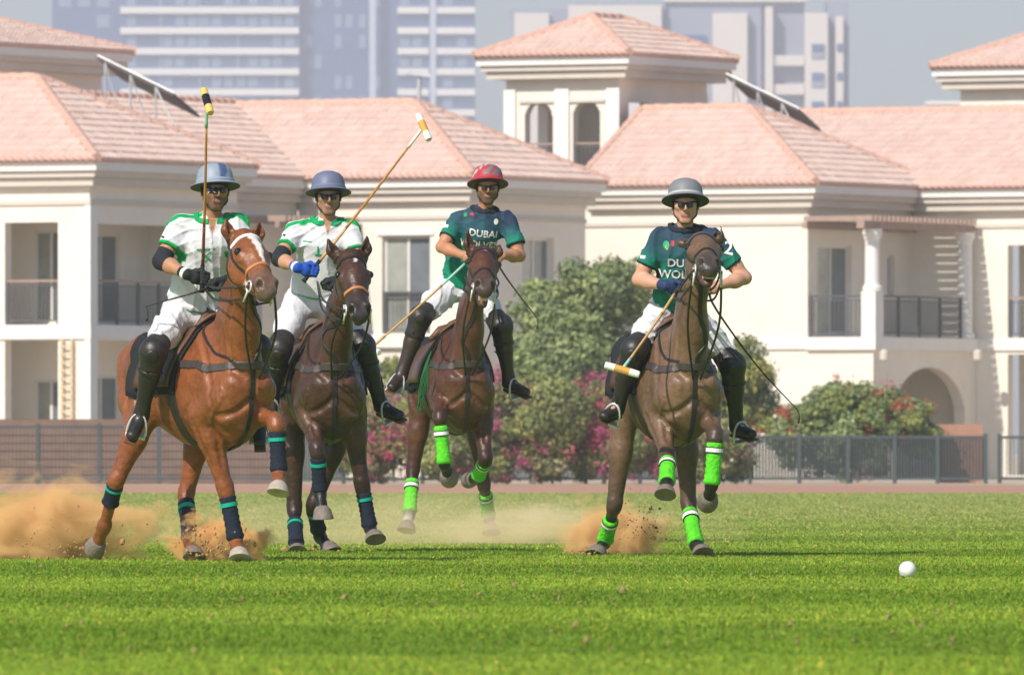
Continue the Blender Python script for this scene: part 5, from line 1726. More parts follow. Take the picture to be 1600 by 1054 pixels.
    if c['team'] == 'white':
        col = np.tile(np.array((.68, .68, .71)), (len(v), 1)); G = np.array((.0, .33, .085))
        gw = np.zeros(len(v))
        for (cc, dd), sh in zip(cuts, (shr, shl)):
            t = (v - cc) @ dd
            near = np.linalg.norm(v - cc, axis=1) < .13
            gw = np.maximum(gw, near * np.clip((t + .024) / .006, 0, 1))
            # band along the top of the shoulder
            side_ = nrm(sh - neck - up * ((sh - neck) @ up)); rel = v - sh
            ok = ((v - neck) @ side_ > .062) & (rel @ up > -.07) & ((v - cc) @ dd < 0) & (np.linalg.norm(rel, axis=1) < .22)
            gw = np.maximum(gw, ok * np.clip((.024 - np.abs(rel @ fwd - .030)) / .006, 0, 1) * np.clip((rel @ up + .07) / .01, 0, 1))
        gw = np.maximum(gw, np.clip((.016 - (v - hem) @ up) / .006, 0, 1))
        col = col * (1 - gw[:, None]) + G * gw[:, None]
        vn = (v - neck)
        ax_, az_ = vn @ lat, vn @ up
        vv = np.clip((.028 + .30 * (az_ + .02) - np.abs(ax_ - .0)) / .006, 0, 1) * ((v - neck) @ fwd > .02) * (az_ < .05) * (az_ > -.12)
        col = col * (1 - vv[:, None]) + skin * .9 * vv[:, None]
    else:
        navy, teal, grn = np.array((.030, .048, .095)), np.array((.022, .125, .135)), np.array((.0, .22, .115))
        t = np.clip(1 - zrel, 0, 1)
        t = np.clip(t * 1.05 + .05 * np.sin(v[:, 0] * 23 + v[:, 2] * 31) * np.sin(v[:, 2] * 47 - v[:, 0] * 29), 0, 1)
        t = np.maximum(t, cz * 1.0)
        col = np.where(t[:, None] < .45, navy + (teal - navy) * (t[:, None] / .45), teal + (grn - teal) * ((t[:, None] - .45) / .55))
        for (cc, dd) in cuts:
            tt = (v - cc) @ dd
            w = ((np.linalg.norm(v - cc, axis=1) < .13) * np.clip((tt + .016) / .005, 0, 1))[:, None]
            col = col * (1 - w) + np.array((.012, .02, .03)) * w
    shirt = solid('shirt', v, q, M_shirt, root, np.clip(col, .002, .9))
    # collar
    ringn = [neck + up * (.012 if math.cos(t) > -.3 else .0) - up * .02 + (.10 * math.sin(t)) * lat - (.10 * math.cos(t)) * fwd for t in np.linspace(.42, 2 * math.pi - .42, 22)] if c['team'] == 'white' else [neck + up * .0 + (.1 * math.sin(t)) * lat - .1 * math.cos(t) * fwd for t in np.linspace(0, 2 * math.pi, 22, endpoint=False)]
    if c['team'] == 'white':
        ringn = [neck - up * .012 + .10 * math.sin(t) * lat + .10 * math.cos(t) * fwd for t in np.linspace(.30, 2 * math.pi - .30, 22)]
    strap(sf, ringn, .034, .008, 'collar', M_greentrim if c['team'] == 'white' else M_darkcloth, root, closed=c['team'] != 'white', off=.002, step=.015)
    # printing
    vr, vu = nrm(lat), nrm(up - lat * (up @ lat))
    front = lambda px, py: at(px, py, ch[1] - .13)
    for (kind, *a) in c['prints']:
        if kind == 'text':
            body, px, py, size, rot, mm, nm = a
            text_on(sf, body, front(px, py), vr, vu, size, nm, mm, shirt, rot=rot)
        else:
            px, py, w, h, mm, nm, shp = a
            badge_on(sf, front(px, py), vr, vu, w, h, nm, mm, shirt, shape=shp)
    # ---------------- breeches
    bp = [pel + up * .12, hpr, hpl, knr, knl]
    bf = Field(np.min(bp, 0) - .16, np.max(bp, 0) + .16, .0095)
    bf.rc(pel - up * .02, pel + up * .08, .108, .085, .05, side=lat, ratio=1.32)
    for hp, kn in ((hpr, knr), (hpl, knl)):
        d1 = kn - hp
        bf.rc(hp, hp + d1 * .5, .105, .092, .06)
        bf.rc(hp + d1 * .5, kn, .092, .066, .05)
    ripple(bf, .013, c['seed'] + 50)
    v, q = bf.mesh(); solid('breeches', v, q, M_breech, root)
    # ---------------- boots, knee guards
    for key, kn, an, to, hp in (('r', knr, anr, tor, hpr), ('l', knl, anl, tol, hpl)):
        bt = Field(np.minimum(np.minimum(kn, an), to) - .12, np.maximum(np.maximum(kn, an), to) + .12, .008)
        ax = an - kn
        fw = nrm(to - an); dn = nrm(ax)
        bt.rc(kn + ax * .12, kn + ax * .45, .064, .062, .03)
        bt.rc(kn + ax * .42, an, .062, .044, .03)
        bt.rc(an - dn * .01, an + fw * .02 + dn * .035, .044, .040, .03)
        bt.rc(an + dn * .04, to, .040, .031, .03, side=np.cross(fw, dn), ratio=1.25)
        bt.rc(an - fw * .035 + dn * .05, an - fw * .02 + dn * .075, .036, .032, .02)
        mid = an + fw * .08 + dn * .08
        v, q = bt.mesh()
        boot = solid('boot', v, q, c.get('boot_mat', M_boot), root)
        sp_ = MB()
        s1, s2 = nrm(np.cross(fw, dn)), dn
        for a0, b0, w0 in ((an - fw * .055 + dn * .098, an - fw * .0 + dn * .096, .032), (an + fw * .0 + dn * .075, to + fw * .028 + dn * .030, .036)):
            sp_.hexa([a0 - s1 * w0, b0 - s1 * w0, b0 + s1 * w0, a0 + s1 * w0, a0 - s1 * w0 + dn * .014, b0 - s1 * w0 + dn * .010, b0 + s1 * w0 + dn * .010, a0 + s1 * w0 + dn * .014])
        so = sp_.build('boot_sole', M_brownleather, boot); so['kind'] = 'stuff'
        if c.get('guards', True):
            kg = Field(np.minimum(kn, an) - .2, np.maximum(kn, an) + .2, .008)
            out = nrm(-hb['f'] * .0 + V(0, -1, .15) - nrm(ax) * (V(0, -1, .15) @ nrm(ax)))
            th = nrm(hp - kn)
            kg.rc(kn + th * .075 + out * .012, kn + out * .022, .082, .088, .03)
            kg.rc(kn + out * .020, kn + ax * .26 + out * .012, .086, .074, .03)
            kg.rc(kn + ax * .28, kn + ax * .40, .074, .068, .015)
            for t in (.30, .41):  # strap grooves
                kg.rc(kn + ax * t + out * .085, kn + ax * t - out * .0, .008, .008, .006, op='s')
            v, q = kg.mesh()
            g = solid('knee_guard', v, q, M_guard, root)
            cc = kn + out * .1 + th * .0
            pp, nn = kg.project(cc[None], 0.0)
            m = MB(); m.lathe(pp[0] - nn[0] * .006, nn[0], [(.044, 0), (.044, .010), (.036, .016), (.020, .020), (.004, .021)], 18); m.build('knee_cap', M_boot, g, smooth=True)
            strap(kg, [kn + ax * .36 + .12 * (math.cos(t) * out + math.sin(t) * np.cross(out, dn)) for t in np.linspace(0, 2 * math.pi, 16, endpoint=False)], .026, .005, 'guard_strap', M_boot, g, closed=True)
        # stirrup belongs to the saddle
        sad = hb['sad']
        sc = an + fw * .055 + dn * .105
        m = MB()
        arch = [sc + s1 * .062 * math.cos(t) - dn * (.0 if abs(math.sin(t)) < .01 else 0) - dn * .135 * math.sin(t) for t in np.linspace(0, math.pi, 13)]
        m.tube(arch, .0085, 8)
        m.hexa([sc - fw * .022 - s1 * .066, sc + fw * .022 - s1 * .066, sc + fw * .022 + s1 * .066, sc - fw * .022 + s1 * .066,
                sc - fw * .022 - s1 * .066 + dn * .012, sc + fw * .022 - s1 * .066 + dn * .012, sc + fw * .022 + s1 * .066 + dn * .012, sc - fw * .022 + s1 * .066 + dn * .012])
        so = m.build('stirrup', M_steel, sad); so['kind'] = 'stuff'
        sgn = -1 if key == 'r' else 1
        t0 = W(-.06, sgn * .30, 1.33); t1 = sc - dn * .14
        m = MB(); P3 = resample([t0, .5 * (t0 + t1) + hb['l'] * sgn * .03, t1], .05)
        sd = hb['fd'].sample(P3); bad = sd < .055
        if bad.any(): P3[bad] = hb['fd'].project(P3[bad], .058)[0]
        for i in range(len(P3) - 1):
            w_ = hb['f'] * .016; n_ = hb['l'] * sgn * .004
            a, b = P3[i], P3[i + 1]
            m.hexa([a - w_ - n_, a + w_ - n_, a + w_ + n_, a - w_ + n_, b - w_ - n_, b + w_ - n_, b + w_ + n_, b - w_ + n_])
        so = m.build('stirrup_leather', M_leather, sad); so['kind'] = 'stuff'
    # ---------------- gloves, arm pads
    for key, wr, g_, el in (('r', wrr, gr, elr), ('l', wrl, gl, ell)):
        gm = c.get('glove_' + key)
        if gm:
            gf = Field(np.minimum(wr, g_) - .11, np.maximum(wr, g_) + .11, .0048)
            hand(gf, wr, g_, np.asarray(c['ax_' + key], float), 1 if key == 'r' else -1, .0035)
            gf.rc(wr + (el - wr) * .16, wr, .036, .034, .02)
            v, q = gf.mesh(); go = solid('glove', v, q, gm, root)
            if c.get('cuff_' + key):
                m = MB(); lathe_seg(m, wr + (el - wr) * .10, wr + (el - wr) * -.02, [(0, .036), (.1, .0395), (.9, .039), (1, .036)], 16); m.build('glove_cuff', c['cuff_' + key], go, smooth=True)
        pm = c.get('pad_' + key)
        if pm:
            pf = Field(np.minimum(el, wr) - .12, np.maximum(el, wr) + .12, .007)
            sh = shr if key == 'r' else shl
            pf.rc(el + (sh - el) * .22, el, .057, .054, .02); pf.rc(el, el + (wr - el) * .42, .055, .050, .02)
            plane_cut(pf, el + (sh - el) * .28, sh - el, .075, .006); plane_cut(pf, el + (wr - el) * .45, wr - el, .07, .006)
            v, q = pf.mesh(); solid('elbow_pad', v, q, pm, root)
    # ---------------- helmet, glasses, strap
    hx = hc + hu * .036 + fc * .002
    hxu = nrm(hu - fc * c.get('hat_tilt', .06))
    prof = [(.094, -.020), (.118, -.012), (.150, -.022), (.159, -.018), (.158, -.011), (.140, -.002), (.121, .010), (.117, .035), (.113, .065), (.103, .093), (.083, .115), (.052, .129), (.018, .134), (.002, .1345)]
    prof = [(r_ * 1.06, z_ * 1.0) for r_, z_ in prof]
    m = MB(); m.lathe(hx, hxu, prof, 36, ref=fc, sx=.94)
    hv_ = np.concatenate(m.v)
    hm = c['helmet'](hv_, hx, hxu, fc, hr)
    hel = mesh_obj('helmet', hv_, m.f, M_helmet, root, smooth=True, colors=hm)
    m = MB(); m.lathe(hx, hxu, [(.127, .004), (.131, .008), (.130, .022), (.126, .025)], 36, ref=fc, sx=.94); m.build('helmet_band', c['band_mat'], hel, smooth=True)
    for s_ in (-1, 0, 1):
        n_ = nrm(fc * .62 + hr * s_ * .7 + hxu * .72); p_ = hx + hxu * .055 + (fc * .62 + hr * s_ * .66) * .088 + hxu * .043
        if s_ == 0: continue
        m = MB(); m.lathe(p_ + n_ * .004, n_, [(.007, -.004), (.0085, .004), (.006, .0055)], 10); m.build('vent', c['vent_mat'], hel)
    for s_ in (-1, 1):
        g = np.array([[X(s_ * x, y + .004 * math.cos(x * 30), .13) for x in np.linspace(.010, .066, 8)] for y in np.linspace(-.020, .020, 6)])
        patch(fd, g, .007, .004, 'sunglass_lens', M_lens, root)
    m = MB()
    for s_ in (-1, 1): pass
    strap(fd, [X(-.075, .015, .04), X(-.045, .019, .10), X(0, .018, .13), X(.045, .019, .10), X(.075, .015, .04)], .010, .008, 'sunglass_frame', M_lens, root, off=.004, step=.01)
    strap(fd, [X(-.083, .02, .0), X(-.075, -.05, .02), X(-.04, -.105, .04), X(0, -.13, .05), X(.04, -.105, .04), X(.075, -.05, .02), X(.083, .02, .0)], .014, .004, 'chin_strap', M_leather, root, step=.012)
    return dict(root=root, gr=gr, gl=gl, wr=wrr, sf=sf)

M_helmet = mat('helmet_shell', (0.3, 0.3, 0.3), 0.5, 0.05, 30, 0.15, 200, attr='Col', spec=0.4, bdist=.001)
def plain_helmet(top, under, stripe=None):
    def fn(v, hx, hu, fc, hr):
        d = v - hx; z = d @ hu
        col = np.tile(np.array(top), (len(v), 1))
        col[z < -.0115] = under
        if stripe is not None:
            a = d @ hr; m = (np.abs(a - .035) < .022) & (z > .008) & (d @ fc > 0)
            col[m] = stripe
        return col
    return fn
def red_helmet(v, hx, hu, fc, hr):
    d = v - hx; z = d @ hu
    ang = np.arctan2(d @ hr, d @ fc)
    col = np.tile(np.array((.42, .03, .045)), (len(v), 1))
    w = np.sin(ang * 5 + z * 60) * np.sin(z * 75 + ang * 3)
    col[(w > .25) & (z > .02)] = (.17, .17, .19)
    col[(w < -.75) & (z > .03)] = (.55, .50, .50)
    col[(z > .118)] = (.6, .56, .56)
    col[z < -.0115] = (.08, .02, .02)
    return col
M_greyband = mat('grey_helmet_band', (.42, .43, .45), .6, .05)
M_slate = mat('slate_helmet_band', (.16, .18, .26), .6, .05)
M_paleslate = mat('pale_helmet_band', (.30, .34, .42), .6, .05)
M_redband = mat('red_helmet_band', (.45, .05, .06), .6, .05)
M_blackglove = mat('black_glove', (.018, .02, .022), .7, .2, 30, .3, 60)
M_blueglove = mat('blue_glove', (.008, .07, .42), .65, .15, 30, .3, 60)
M_flagred = mat('flag_red', (.45, .02, .03), .7, .05)
M_logo = [mat('logo_yellow', (.6, .42, .06), .7), mat('logo_red', (.5, .05, .08), .7), mat('logo_green', (.05, .40, .20), .7)]
tx = M_whitetext
RIDERS = [
    dict(label='rider in white and green shirt holding mallet upright, black glove', hat_tilt=0.2, team='white', seed=1, pelvis=(300, 488), neck=(332, 337), head=(336, 297), face=(.20, -.97, -.02), lean=-.16, hem=.03,
         sh_r=(284, 348), sh_l=(371, 347), el_r=(252, 408, -1), wr_r=(291, 428, -1), gr_r=(316, 434, -1), ax_r=(.02, 0, 1), el_l=(388, 414, -1), wr_l=(352, 440, -1), gr_l=(335, 446, -1), ax_l=(1, 0, .3),
         kn_r=(241, 547), an_r=(222, 642), to_r=(206, 680), kn_l=(402, 543), an_l=(404, 648), to_l=(406, 690),
         skin=(.46, .225, .125), beard=(.10, .058, .042), beardness=.8, glove_r=M_blackglove, glove_l=M_blackglove, cuff_r=M_whiteband, pad_r=M_darkcloth,
         helmet=plain_helmet((.27, .32, .40), (.02, .02, .025), (.07, .12, .24)), band_mat=M_paleslate, vent_mat=M_eye,
         prints=[('text', '✕', 322, 402, .085, 0, M_greentrim, 'chest_emblem'), ('badge', 322, 390, .12, .010, M_greentrim, 'chest_bar', 'rect')]),
    dict(label='rider in white and green shirt with blue glove holding slanted mallet', hat_tilt=0.26, team='white', seed=2, pelvis=(487, 468), neck=(512, 341), head=(513, 306), face=(.06, -1.0, -.06), lean=-.14, hem=.03, sleeve=.62,
         sh_r=(464, 358), sh_l=(546, 356), el_r=(436, 404, -1), wr_r=(464, 418, -1), gr_r=(488, 422, -1), ax_r=(.55, .1, .8), el_l=(562, 414, -1), wr_l=(530, 438, -1), gr_l=(512, 444, -1), ax_l=(1, 0, .3),
         kn_r=(437, 542), an_r=(425, 622), to_r=(423, 646), kn_l=(566, 540), an_l=(594, 628), to_l=(624, 648), guards=True,
         skin=(.52, .27, .17), beard=(.24, .14, .10), beardness=.5, glove_r=M_blueglove, glove_l=M_blackglove, cuff_r=M_whiteband, pad_r=M_darkcloth,
         helmet=plain_helmet((.14, .16, .25), (.02, .02, .03)), band_mat=M_slate, vent_mat=M_whiteband,
         prints=[('badge', 497, 400, .05, .02, M_greentrim, 'chest_emblem', 'oval'), ('badge', 497, 392, .012, .06, M_greentrim, 'chest_bar', 'rect'), ('badge', 480, 378, .06, .006, M_greentrim, 'chest_line', 'rect')]),
    dict(label='rider in navy and green shirt with red patterned helmet', hat_tilt=0.34, team='green', seed=3, pelvis=(720, 446), neck=(758, 324), head=(762, 292), face=(.02, -1.0, -.06), lean=-.16, hem=.0,
         sh_r=(717, 342), sh_l=(795, 345), el_r=(690, 386, -1), wr_r=(722, 398, -1), gr_r=(737, 402, -1), ax_r=(.75, -.1, .65), el_l=(812, 400, -1), wr_l=(786, 399, -1), gr_l=(772, 403, -1), ax_l=(-.6, 0, .8),
         kn_r=(657, 496), an_r=(628, 582), to_r=(612, 604), kn_l=(783, 508), an_l=(795, 592), to_l=(822, 612), an_s=1, boot_mat=M_boot_brown,
         skin=(.48, .22, .12), beard=(.08, .048, .038), beardness=.8, cuff_r=None, sleeve=.70,
         helmet=red_helmet, band_mat=M_redband, vent_mat=M_eye,
         prints=[('text', 'DUBAI', 755, 366, .075, -.10, tx, 'printed_name'), ('text', 'WOLVES', 748, 384, .075, -.10, tx, 'printed_name'),
                 ('badge', 727, 337, .028, .034, M_logo[2], 'chest_logo', 'oval'), ('badge', 737, 336, .030, .022, M_logo[1], 'chest_logo', 'rect'), ('badge', 775, 348, .034, .050, tx, 'club_crest', 'oval')]),
    dict(label='rider in navy and green number two shirt with plain grey helmet', hat_tilt=0.34, team='green', seed=4, pelvis=(1055, 487), neck=(1071, 353), head=(1071, 319), face=(-.02, -1.0, -.04), lean=-.17, hem=.0,
         sh_r=(1031, 370), sh_l=(1113, 370), el_r=(998, 437, -1), wr_r=(1040, 446, -1), gr_r=(1060, 450, -1), ax_r=(.55, -.1, .8), el_l=(1164, 434, -1), wr_l=(1124, 446, -1), gr_l=(1106, 450, -1), ax_l=(-.6, 0, .8),
         kn_r=(992, 545), an_r=(966, 632), to_r=(944, 650), kn_l=(1144, 568), an_l=(1151, 660), to_l=(1174, 678),
         skin=(.60, .32, .215), beard=(.3, .15, .1), beardness=0, glove_r=mat('dark_blue_glove', (.02, .04, .12), .65, .2, 30, .3, 60), sleeve=.68,
         helmet=plain_helmet((.20, .205, .22), (.025, .025, .03)), band_mat=M_greyband, vent_mat=M_eye,
         prints=[('text', 'DUBAI', 1070, 413, .080, 0, tx, 'printed_name'), ('text', 'WOLVES', 1066, 433, .080, 0, tx, 'printed_name'),
                 ('badge', 1041, 384, .042, .050, M_logo[2], 'chest_logo', 'oval'), ('badge', 1042, 388, .020, .030, M_logo[0], 'chest_logo', 'oval'), ('badge', 1051, 381, .022, .034, M_logo[1], 'chest_logo', 'rect')]),
]
RB = [build_rider(c, hb) for c, hb in zip(RIDERS, HB)]
# sleeve prints
def sleeve_print(i, px, py, body, size, right, up, nm, m, rect=None):
    rb = RB[i]; sf = rb['sf']
    shirt = [o for o in rb['root'].children if o.name.startswith('shirt')][0]
    # start on the camera side of the sleeve
    P0 = at(px, py, rb['root'].location[1])
    for k in range(300):
        p = P0 + V(0, -.45 + k * .003, 0)
        if sf.sample(p[None])[0] < .002: break
    right, up = nrm(right), nrm(up)
    if body: text_on(sf, body, p, right, up, size, nm, m, shirt)
    else: badge_on(sf, p, right, up, rect[0], rect[1], nm, m, shirt)
sleeve_print(3, 1137, 389, '2', .12, V(.9, .3, -.2), V(.2, 0, .98), 'shirt_number', tx)
sleeve_print(3, 1003, 402, None, 0, V(.8, -.5, -.1), V(.1, 0, 1), 'sleeve_flag', tx, (.04, .022))
sleeve_print(2, 697, 354, None, 0, V(.8, -.5, -.1), V(.1, 0, 1), 'sleeve_flag', tx, (.04, .022))
for i, (px, py) in ((0, (251, 369)), (1, (440, 366))):
    sleeve_print(i, px, py, None, 0, V(.85, -.45, -.35), V(.35, 0, .95), 'sleeve_flag', M_flagred, (.016, .034))
    sleeve_print(i, px + 5, py + 2, None, 0, V(.85, -.45, -.35), V(.35, 0, .95), 'sleeve_flag', M_darkcloth, (.026, .013))

# green fringe hanging from the saddle cloth of the third horse
M_fringe = mat('green_fringe', (0.015, 0.11, 0.035), .8, .25, 30)
hb = HB[2]; pad = [o for o in hb['root'].children if o.name.startswith('saddle_cloth')][0]
mb = MB()
for i in range(26):
    t = i / 25
    p0 = hb['fd'].project((hb['W'](.11 - .03 * t, -.24 - .05 * t, 1.34 - .26 * t))[None], .03)[0][0]
    q_ = hb['l'] * -.02 + V(0, -.01, 0)
    mb.tube([p0, p0 + q_ + V(rng.normal(0, .008), 0, -.10), p0 + q_ + V(rng.normal(0, .02), 0, -.20 - .06 * rng.random())], [.007, .006, .003], 5)
fo = mb.build('fringe', M_fringe, pad); fo['kind'] = 'stuff'
# ------------------------------------------------------------------ mallets, whips, ball
M_cane = mat('manau_cane', (0.50, 0.22, 0.05), 0.45, 0.2, 20, stretch=(1, 1, .2))
M_canepale = mat('pale_cane', (0.62, 0.38, 0.14), 0.5, 0.2, 20)
M_bamboo = mat('head_wood', (0.62, 0.34, 0.07), 0.5, 0.15, 25)
M_yellow = mat('yellow_paint', (0.75, 0.52, 0.13), 0.5, 0.08)
M_black = mat('black_paint', (0.012, 0.012, 0.02), 0.5, 0.1)
M_whitepaint = mat('white_paint', (0.80, 0.79, 0.75), 0.55, 0.05, 20)
M_tealwrap = mat('mint_wrap', (0.35, 0.62, 0.52), 0.7, 0.1)
M_redgrip = mat('dark_red_wrap', (0.22, 0.05, 0.04), 0.7, 0.1)
M_blackgrip = mat('black_grip', (0.02, 0.02, 0.022), 0.7, 0.2, 40, .3, 80)

def mallet(label, grip, end_px, L, sign, h0, h1, headcols, shaft_m, neck_m, low_m):
    end = solve(grip, *end_px, L, sign)
    ax = nrm(end - grip)
    r = empty('polo_mallet', grip - ax * .10, label, 'mallet', 'polo mallets')
    m = MB(); m.tube([grip - ax * .10, grip - ax * .085, grip + ax * .09], [.020, .016, .014], 12); m.build('grip', M_blackgrip, r, smooth=True)
    Ls = np.linalg.norm(end - grip)
    sag = V(.004, 0, -.006)
    pt = lambda t: grip + ax * Ls * t + sag * math.sin(math.pi * t)
    m = MB(); m.tube([pt(t) for t in np.linspace(.09 / Ls, .30, 6)], [.0105 - .001 * i / 5 for i in range(6)], 10); m.build('shaft_binding', low_m, r, smooth=True)
    m = MB(); m.tube([pt(t) for t in np.linspace(.30, .86, 12)], [.0095 - .002 * i / 11 for i in range(12)], 10); m.build('shaft', shaft_m, r, smooth=True)
    m = MB(); m.tube([pt(t) for t in np.linspace(.86, .985, 5)], [.0105, .0102, .0105, .0108, .011], 10); m.build('shaft_neck', neck_m, r, smooth=True)
    a, b = at(*h0, end[1]), at(*h1, end[1])
    hd = b - a; n2 = np.linalg.norm(hd)
    if n2 < .235:  # the rest of its length points along the view
        hd = hd + V(0, -math.sqrt(.235 ** 2 - n2 ** 2), 0) 
    else: hd = hd / n2 * .235
    hd = hd - ax * (hd @ ax) * .5
    hd = nrm(hd)
    c = .5 * (a + b)
    seg = [-.1175, -.05, .05, .1175]
    head = None
    for k in range(3):
        m = MB(); L0, L1 = seg[k], seg[k + 1]
        rr = lambda x: .0255 * (1 - .10 * abs(x / .1175) ** 2)
        pts = [(rr(L0) * (.86 if k == 0 else 1), L0 + (0 if k else .0))] + ([(rr(L0), L0 + .006)] if k == 0 else []) + [(rr(x), x) for x in np.linspace(L0 + .008, L1 - .008, 4)] + ([(rr(L1), L1 - .006)] if k == 2 else []) + [(rr(L1) * (.86 if k == 2 else 1), L1)]
        m.lathe(c, hd, pts, 18)
        if k == 1: nm = 'mallet_head'
        else: nm = 'head_end'
        m.build(nm, headcols[k], r, smooth=False)
    return r
mallet('upright polo mallet with black-banded yellow head, held by the black-gloved rider', RB[0]['gr'], (323, 160), 1.26, -1, (318, 136), (329, 181), [M_yellow, M_black, M_yellow], M_cane, M_tealwrap, M_redgrip)
mallet('slanted polo mallet with white-tipped head raised over the blue-gloved rider', RB[1]['gr'], (662, 198), 1.27, -1, (658, 176), (666, 222), [M_whitepaint, M_bamboo, M_whitepaint], M_cane, M_whitepaint, M_canepale)
mallet('pale cane polo mallet pointing down, held by the red-helmeted rider', RB[2]['gr'], (578, 545), 1.27, -1, (566, 538), (590, 553), [M_whitepaint, M_bamboo, M_whitepaint], M_canepale, M_canepale, M_tealwrap)
mallet('polo mallet with white-tipped head pointing down, held by the grey-helmeted rider', RB[3]['gr'], (972, 577), 1.20, -1, (943, 571), (1001, 584), [M_whitepaint, M_bamboo, M_whitepaint], M_canepale, M_tealwrap, M_canepale)

def whip(label, pts, loop=True):
    P = resample(pts, .03)
    r = empty('riding_whip', P[0], label, 'whip', 'riding whips')
    m = MB(); m.tube(list(P), list(np.linspace(.008, .0035, len(P))), 8); m.build('whip_shaft', M_leather, r, smooth=True)
    e = P[-1]
    m = MB(); m.tube([e, e + V(.012, 0, -.03), e + V(.012, 0, -.07), e + V(.004, 0, -.09)], [.0035, .004, .005, .008], 6); m.build('whip_lash', M_leather, r, smooth=True)
g = RB[3]['gl']; whip('thin black whip trailing from the grey-helmeted rider', [g, at(1119, 483, g[1]), at(1182, 570, g[1] + .1), at(1246, 640, g[1] + .2)])
g = RB[2]['gl']; whip('thin black whip held low by the red-helmeted rider', [g, at(790, 432, g[1]), at(812, 462, g[1] + .1), at(838, 495, g[1] + .2)])
g = RB[0]['gl']; whip('thin black whip held across the lap of the black-gloved rider', [g, at(300, 458, g[1] - .05), at(258, 470, g[1]), at(228, 479, g[1] + .05)])

M_ball = mat('white_ball_plastic', (0.80, 0.79, 0.76), 0.5, 0.06, 30, 0.3, 60, bdist=.003)
bc = at(1418, 889, 62.4)
bm = bmesh.new(); bmesh.ops.create_icosphere(bm, subdivisions=4, radius=.0475)
rb_ = random.Random(3)
dents = [(Vector((rb_.gauss(0, 1), rb_.gauss(0, 1), rb_.gauss(0, 1))).normalized(), rb_.uniform(.25, .45)) for _ in range(14)]
for v_ in bm.verts:
    n_ = v_.co.normalized()
    for d_, w_ in dents:
        a_ = n_.angle(d_)
        if a_ < w_: v_.co -= n_ * .0022 * (1 - (a_ / w_) ** 2)
me = bpy.data.meshes.new('polo_ball'); bm.to_mesh(me); bm.free()
me.polygons.foreach_set('use_smooth', [True] * len(me.polygons)); me.materials.append(M_ball)
ball = bpy.data.objects.new('polo_ball', me); COL.objects.link(ball); ball.location = (bc[0], bc[1], .046)
tag(ball, 'scuffed white polo ball lying on the grass', 'ball')

# ------------------------------------------------------------------ kicked-up sand: clods, crumbs, dust
M_clod = mat('sandy_clod', (0.42, 0.24, 0.10), 0.95, 0.3, 30, 0.6, 60)
M_crumb = mat('dark_crumb', (0.14, 0.08, 0.045), 0.95, 0.3, 30)
def crumbs(label, n, fn, size, m, name='turf_crumbs'):
    ico = [(0, 0, 1), (.9, 0, .4), (.28, .85, .4), (-.72, .53, .4), (-.72, -.53, .4), (.28, -.85, .4), (.7, .5, -.45), (-.28, .85, -.45), (-.9, 0, -.45), (-.28, -.85, -.45), (.7, -.5, -.45), (0, 0, -1)]
    fi = [(0, 1, 2), (0, 2, 3), (0, 3, 4), (0, 4, 5), (0, 5, 1), (1, 6, 2), (2, 7, 3), (3, 8, 4), (4, 9, 5), (5, 10, 1), (6, 7, 2), (7, 8, 3), (8, 9, 4), (9, 10, 5), (10, 6, 1), (6, 11, 7), (7, 11, 8), (8, 11, 9), (9, 11, 10), (10, 11, 6)]
    ico = np.array(ico)
    mb = MB()
    for _ in range(n):
        p = fn()
        s_ = size * math.exp(rng.normal(0, .45))
        mb.add(p + ico * s_ * rng.uniform(.6, 1.3, (12, 1)) * rng.uniform(.6, 1.2, 3), fi)
    o = mb.build(name, m, smooth=False)
    tag(o, label, 'sand', kind='stuff')
def burst(px, py, D, sx, sy):
    def fn():
        p = at(px + rng.normal(0, sx), py - abs(rng.normal(0, sy)), D + rng.normal(0, .25)); p[2] = max(p[2], .004); return p
    return fn
crumbs('sandy clods bursting around the front hooves of the chestnut horse', 220, burst(335, 868, 72.0, 28, 22), .008, M_clod, 'sand_clods')
crumbs('sandy clods thrown up behind the chestnut horse', 150, burst(120, 872, 72.8, 42, 30), .006, M_clod, 'sand_clods')
crumbs('sandy clods under the hind hoof of the mouse-brown horse', 120, burst(920, 866, 76.4, 14, 4), .010, M_clod, 'sand_clods')
crumbs('dark crumbs flying behind the hind hoof of the mouse-brown horse', 150, burst(1000, 842, 76.2, 20, 30), .0045, M_crumb)
crumbs('sandy clods under the dark bay horse', 60, burst(490, 864, 79.0, 24, 4), .010, M_clod, 'sand_clods')
def scatter():
    y = rng.uniform(38, 74); return V(rng.uniform(-1, 1) * .047 * y, y, rng.uniform(.010, .022))
crumbs('tan divots and crumbs scattered over the mown turf', 330, scatter, .0065, mat('dry_divot', (.26, .22, .08), .95, .2), 'turf_divots')

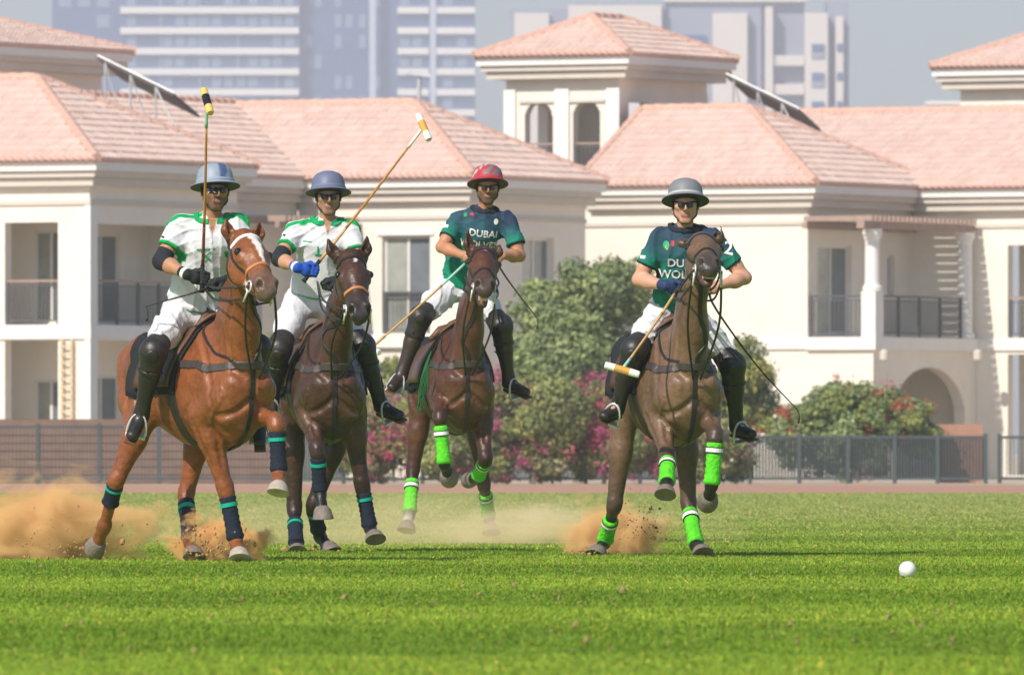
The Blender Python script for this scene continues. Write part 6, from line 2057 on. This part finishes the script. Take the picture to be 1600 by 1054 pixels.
def dust_mat(name, dens, scale, thr, colr=(.95, .80, .60)):
    m = bpy.data.materials.new(name); m.use_nodes = True
    n, l = m.node_tree.nodes, m.node_tree.links
    n.remove(n['Principled BSDF'])
    pv = n.new('ShaderNodeVolumePrincipled')
    pv.inputs['Color'].default_value = (*colr, 1)
    pv.inputs['Anisotropy'].default_value = -0.3
    tc = n.new('ShaderNodeTexCoord')
    ln = n.new('ShaderNodeVectorMath'); ln.operation = 'LENGTH'
    l.new(tc.outputs['Object'], ln.inputs[0])
    fall = n.new('ShaderNodeMapRange'); fall.interpolation_type = 'SMOOTHSTEP'
    fall.inputs['From Min'].default_value = 1.0; fall.inputs['From Max'].default_value = 0.0
    fall.inputs['To Min'].default_value = 0; fall.inputs['To Max'].default_value = 1
    l.new(ln.outputs['Value'], fall.inputs['Value'])
    no = n.new('ShaderNodeTexNoise'); no.inputs['Scale'].default_value = scale; no.inputs['Detail'].default_value = 6; no.inputs['Roughness'].default_value = .62
    no.inputs['Distortion'].default_value = .6
    l.new(tc.outputs['Object'], no.inputs['Vector'])
    ad = n.new('ShaderNodeMath'); ad.operation = 'MULTIPLY_ADD'
    ad.inputs[1].default_value = 2.6
    l.new(no.outputs['Fac'], ad.inputs[0]); l.new(fall.outputs[0], ad.inputs[2])
    mr = n.new('ShaderNodeMapRange'); mr.inputs['From Min'].default_value = 1.3 + thr; mr.inputs['From Max'].default_value = 2.5
    mr.inputs['To Max'].default_value = dens
    l.new(ad.outputs[0], mr.inputs['Value'])
    l.new(mr.outputs[0], pv.inputs['Density'])
    l.new(pv.outputs[0], n['Material Output'].inputs['Volume'])
    return m
def dust(px, py, D, rx, ry, ryd, m, label):
    k = D / FPX
    bm = bmesh.new(); bmesh.ops.create_icosphere(bm, subdivisions=3, radius=1.0)
    c = at(px, py, D)
    zb = (0.006 - c[2]) / (ry * k)
    for v_ in bm.verts: v_.co.z = max(v_.co.z, zb)
    me = bpy.data.meshes.new('dust_cloud'); bm.to_mesh(me); bm.free(); me.materials.append(m)
    o = bpy.data.objects.new('dust_cloud', me); COL.objects.link(o)
    o.location = c; o.scale = (rx * k, ryd, ry * k)
    tag(o, label, 'dust', kind='stuff')
M_d1 = dust_mat('sand_dust_dense', 26.0, 2.2, .36, (.95, .63, .31)); M_d2 = dust_mat('sand_dust_thin', 3.2, 2.0, .25, (.96, .78, .54)); M_d3 = dust_mat('sand_dust_burst', 130.0, 2.6, .42, (.93, .60, .27))
dust(70, 835, 73.2, 230, 140, .7, M_d1, 'billowing sand dust behind the chestnut horse')
dust(338, 852, 72.1, 120, 80, .3, M_d3, 'burst of sand at the front hooves of the chestnut horse')
dust(820, 828, 85.6, 250, 75, .6, M_d2, 'thin sand dust drifting under the dark brown horse')
dust(950, 835, 76.8, 120, 90, .4, M_d1, 'sand dust behind the hind hoof of the mouse-brown horse')
dust(1000, 840, 76.3, 60, 70, .2, M_d1, 'small dark puff of dust beside the mouse-brown horse')
M_d4 = dust_mat('sand_dust_veil', .13, 1.6, .10, (.97, .76, .48))
dust(560, 835, 86.0, 620, 95, 7.0, M_d4, 'faint warm veil of dust hanging behind the galloping horses')
# ------------------------------------------------------------------ haze in the warm air
m = bpy.data.materials.new('haze_air'); m.use_nodes = True
n, l = m.node_tree.nodes, m.node_tree.links
n.remove(n['Principled BSDF'])
pv = n.new('ShaderNodeVolumePrincipled'); pv.inputs['Color'].default_value = (.86, .90, 1.0, 1); pv.inputs['Density'].default_value = 0.00034; pv.inputs['Anisotropy'].default_value = 0.2
l.new(pv.outputs[0], n['Material Output'].inputs['Volume'])
mb = MB(); mb.box((-1500, -70, -1.2), (1500, 3700, 150))
o = mb.build('haze', m, base=(0, 0, 0)); tag(o, 'pale warm haze in the air', 'haze', kind='stuff')
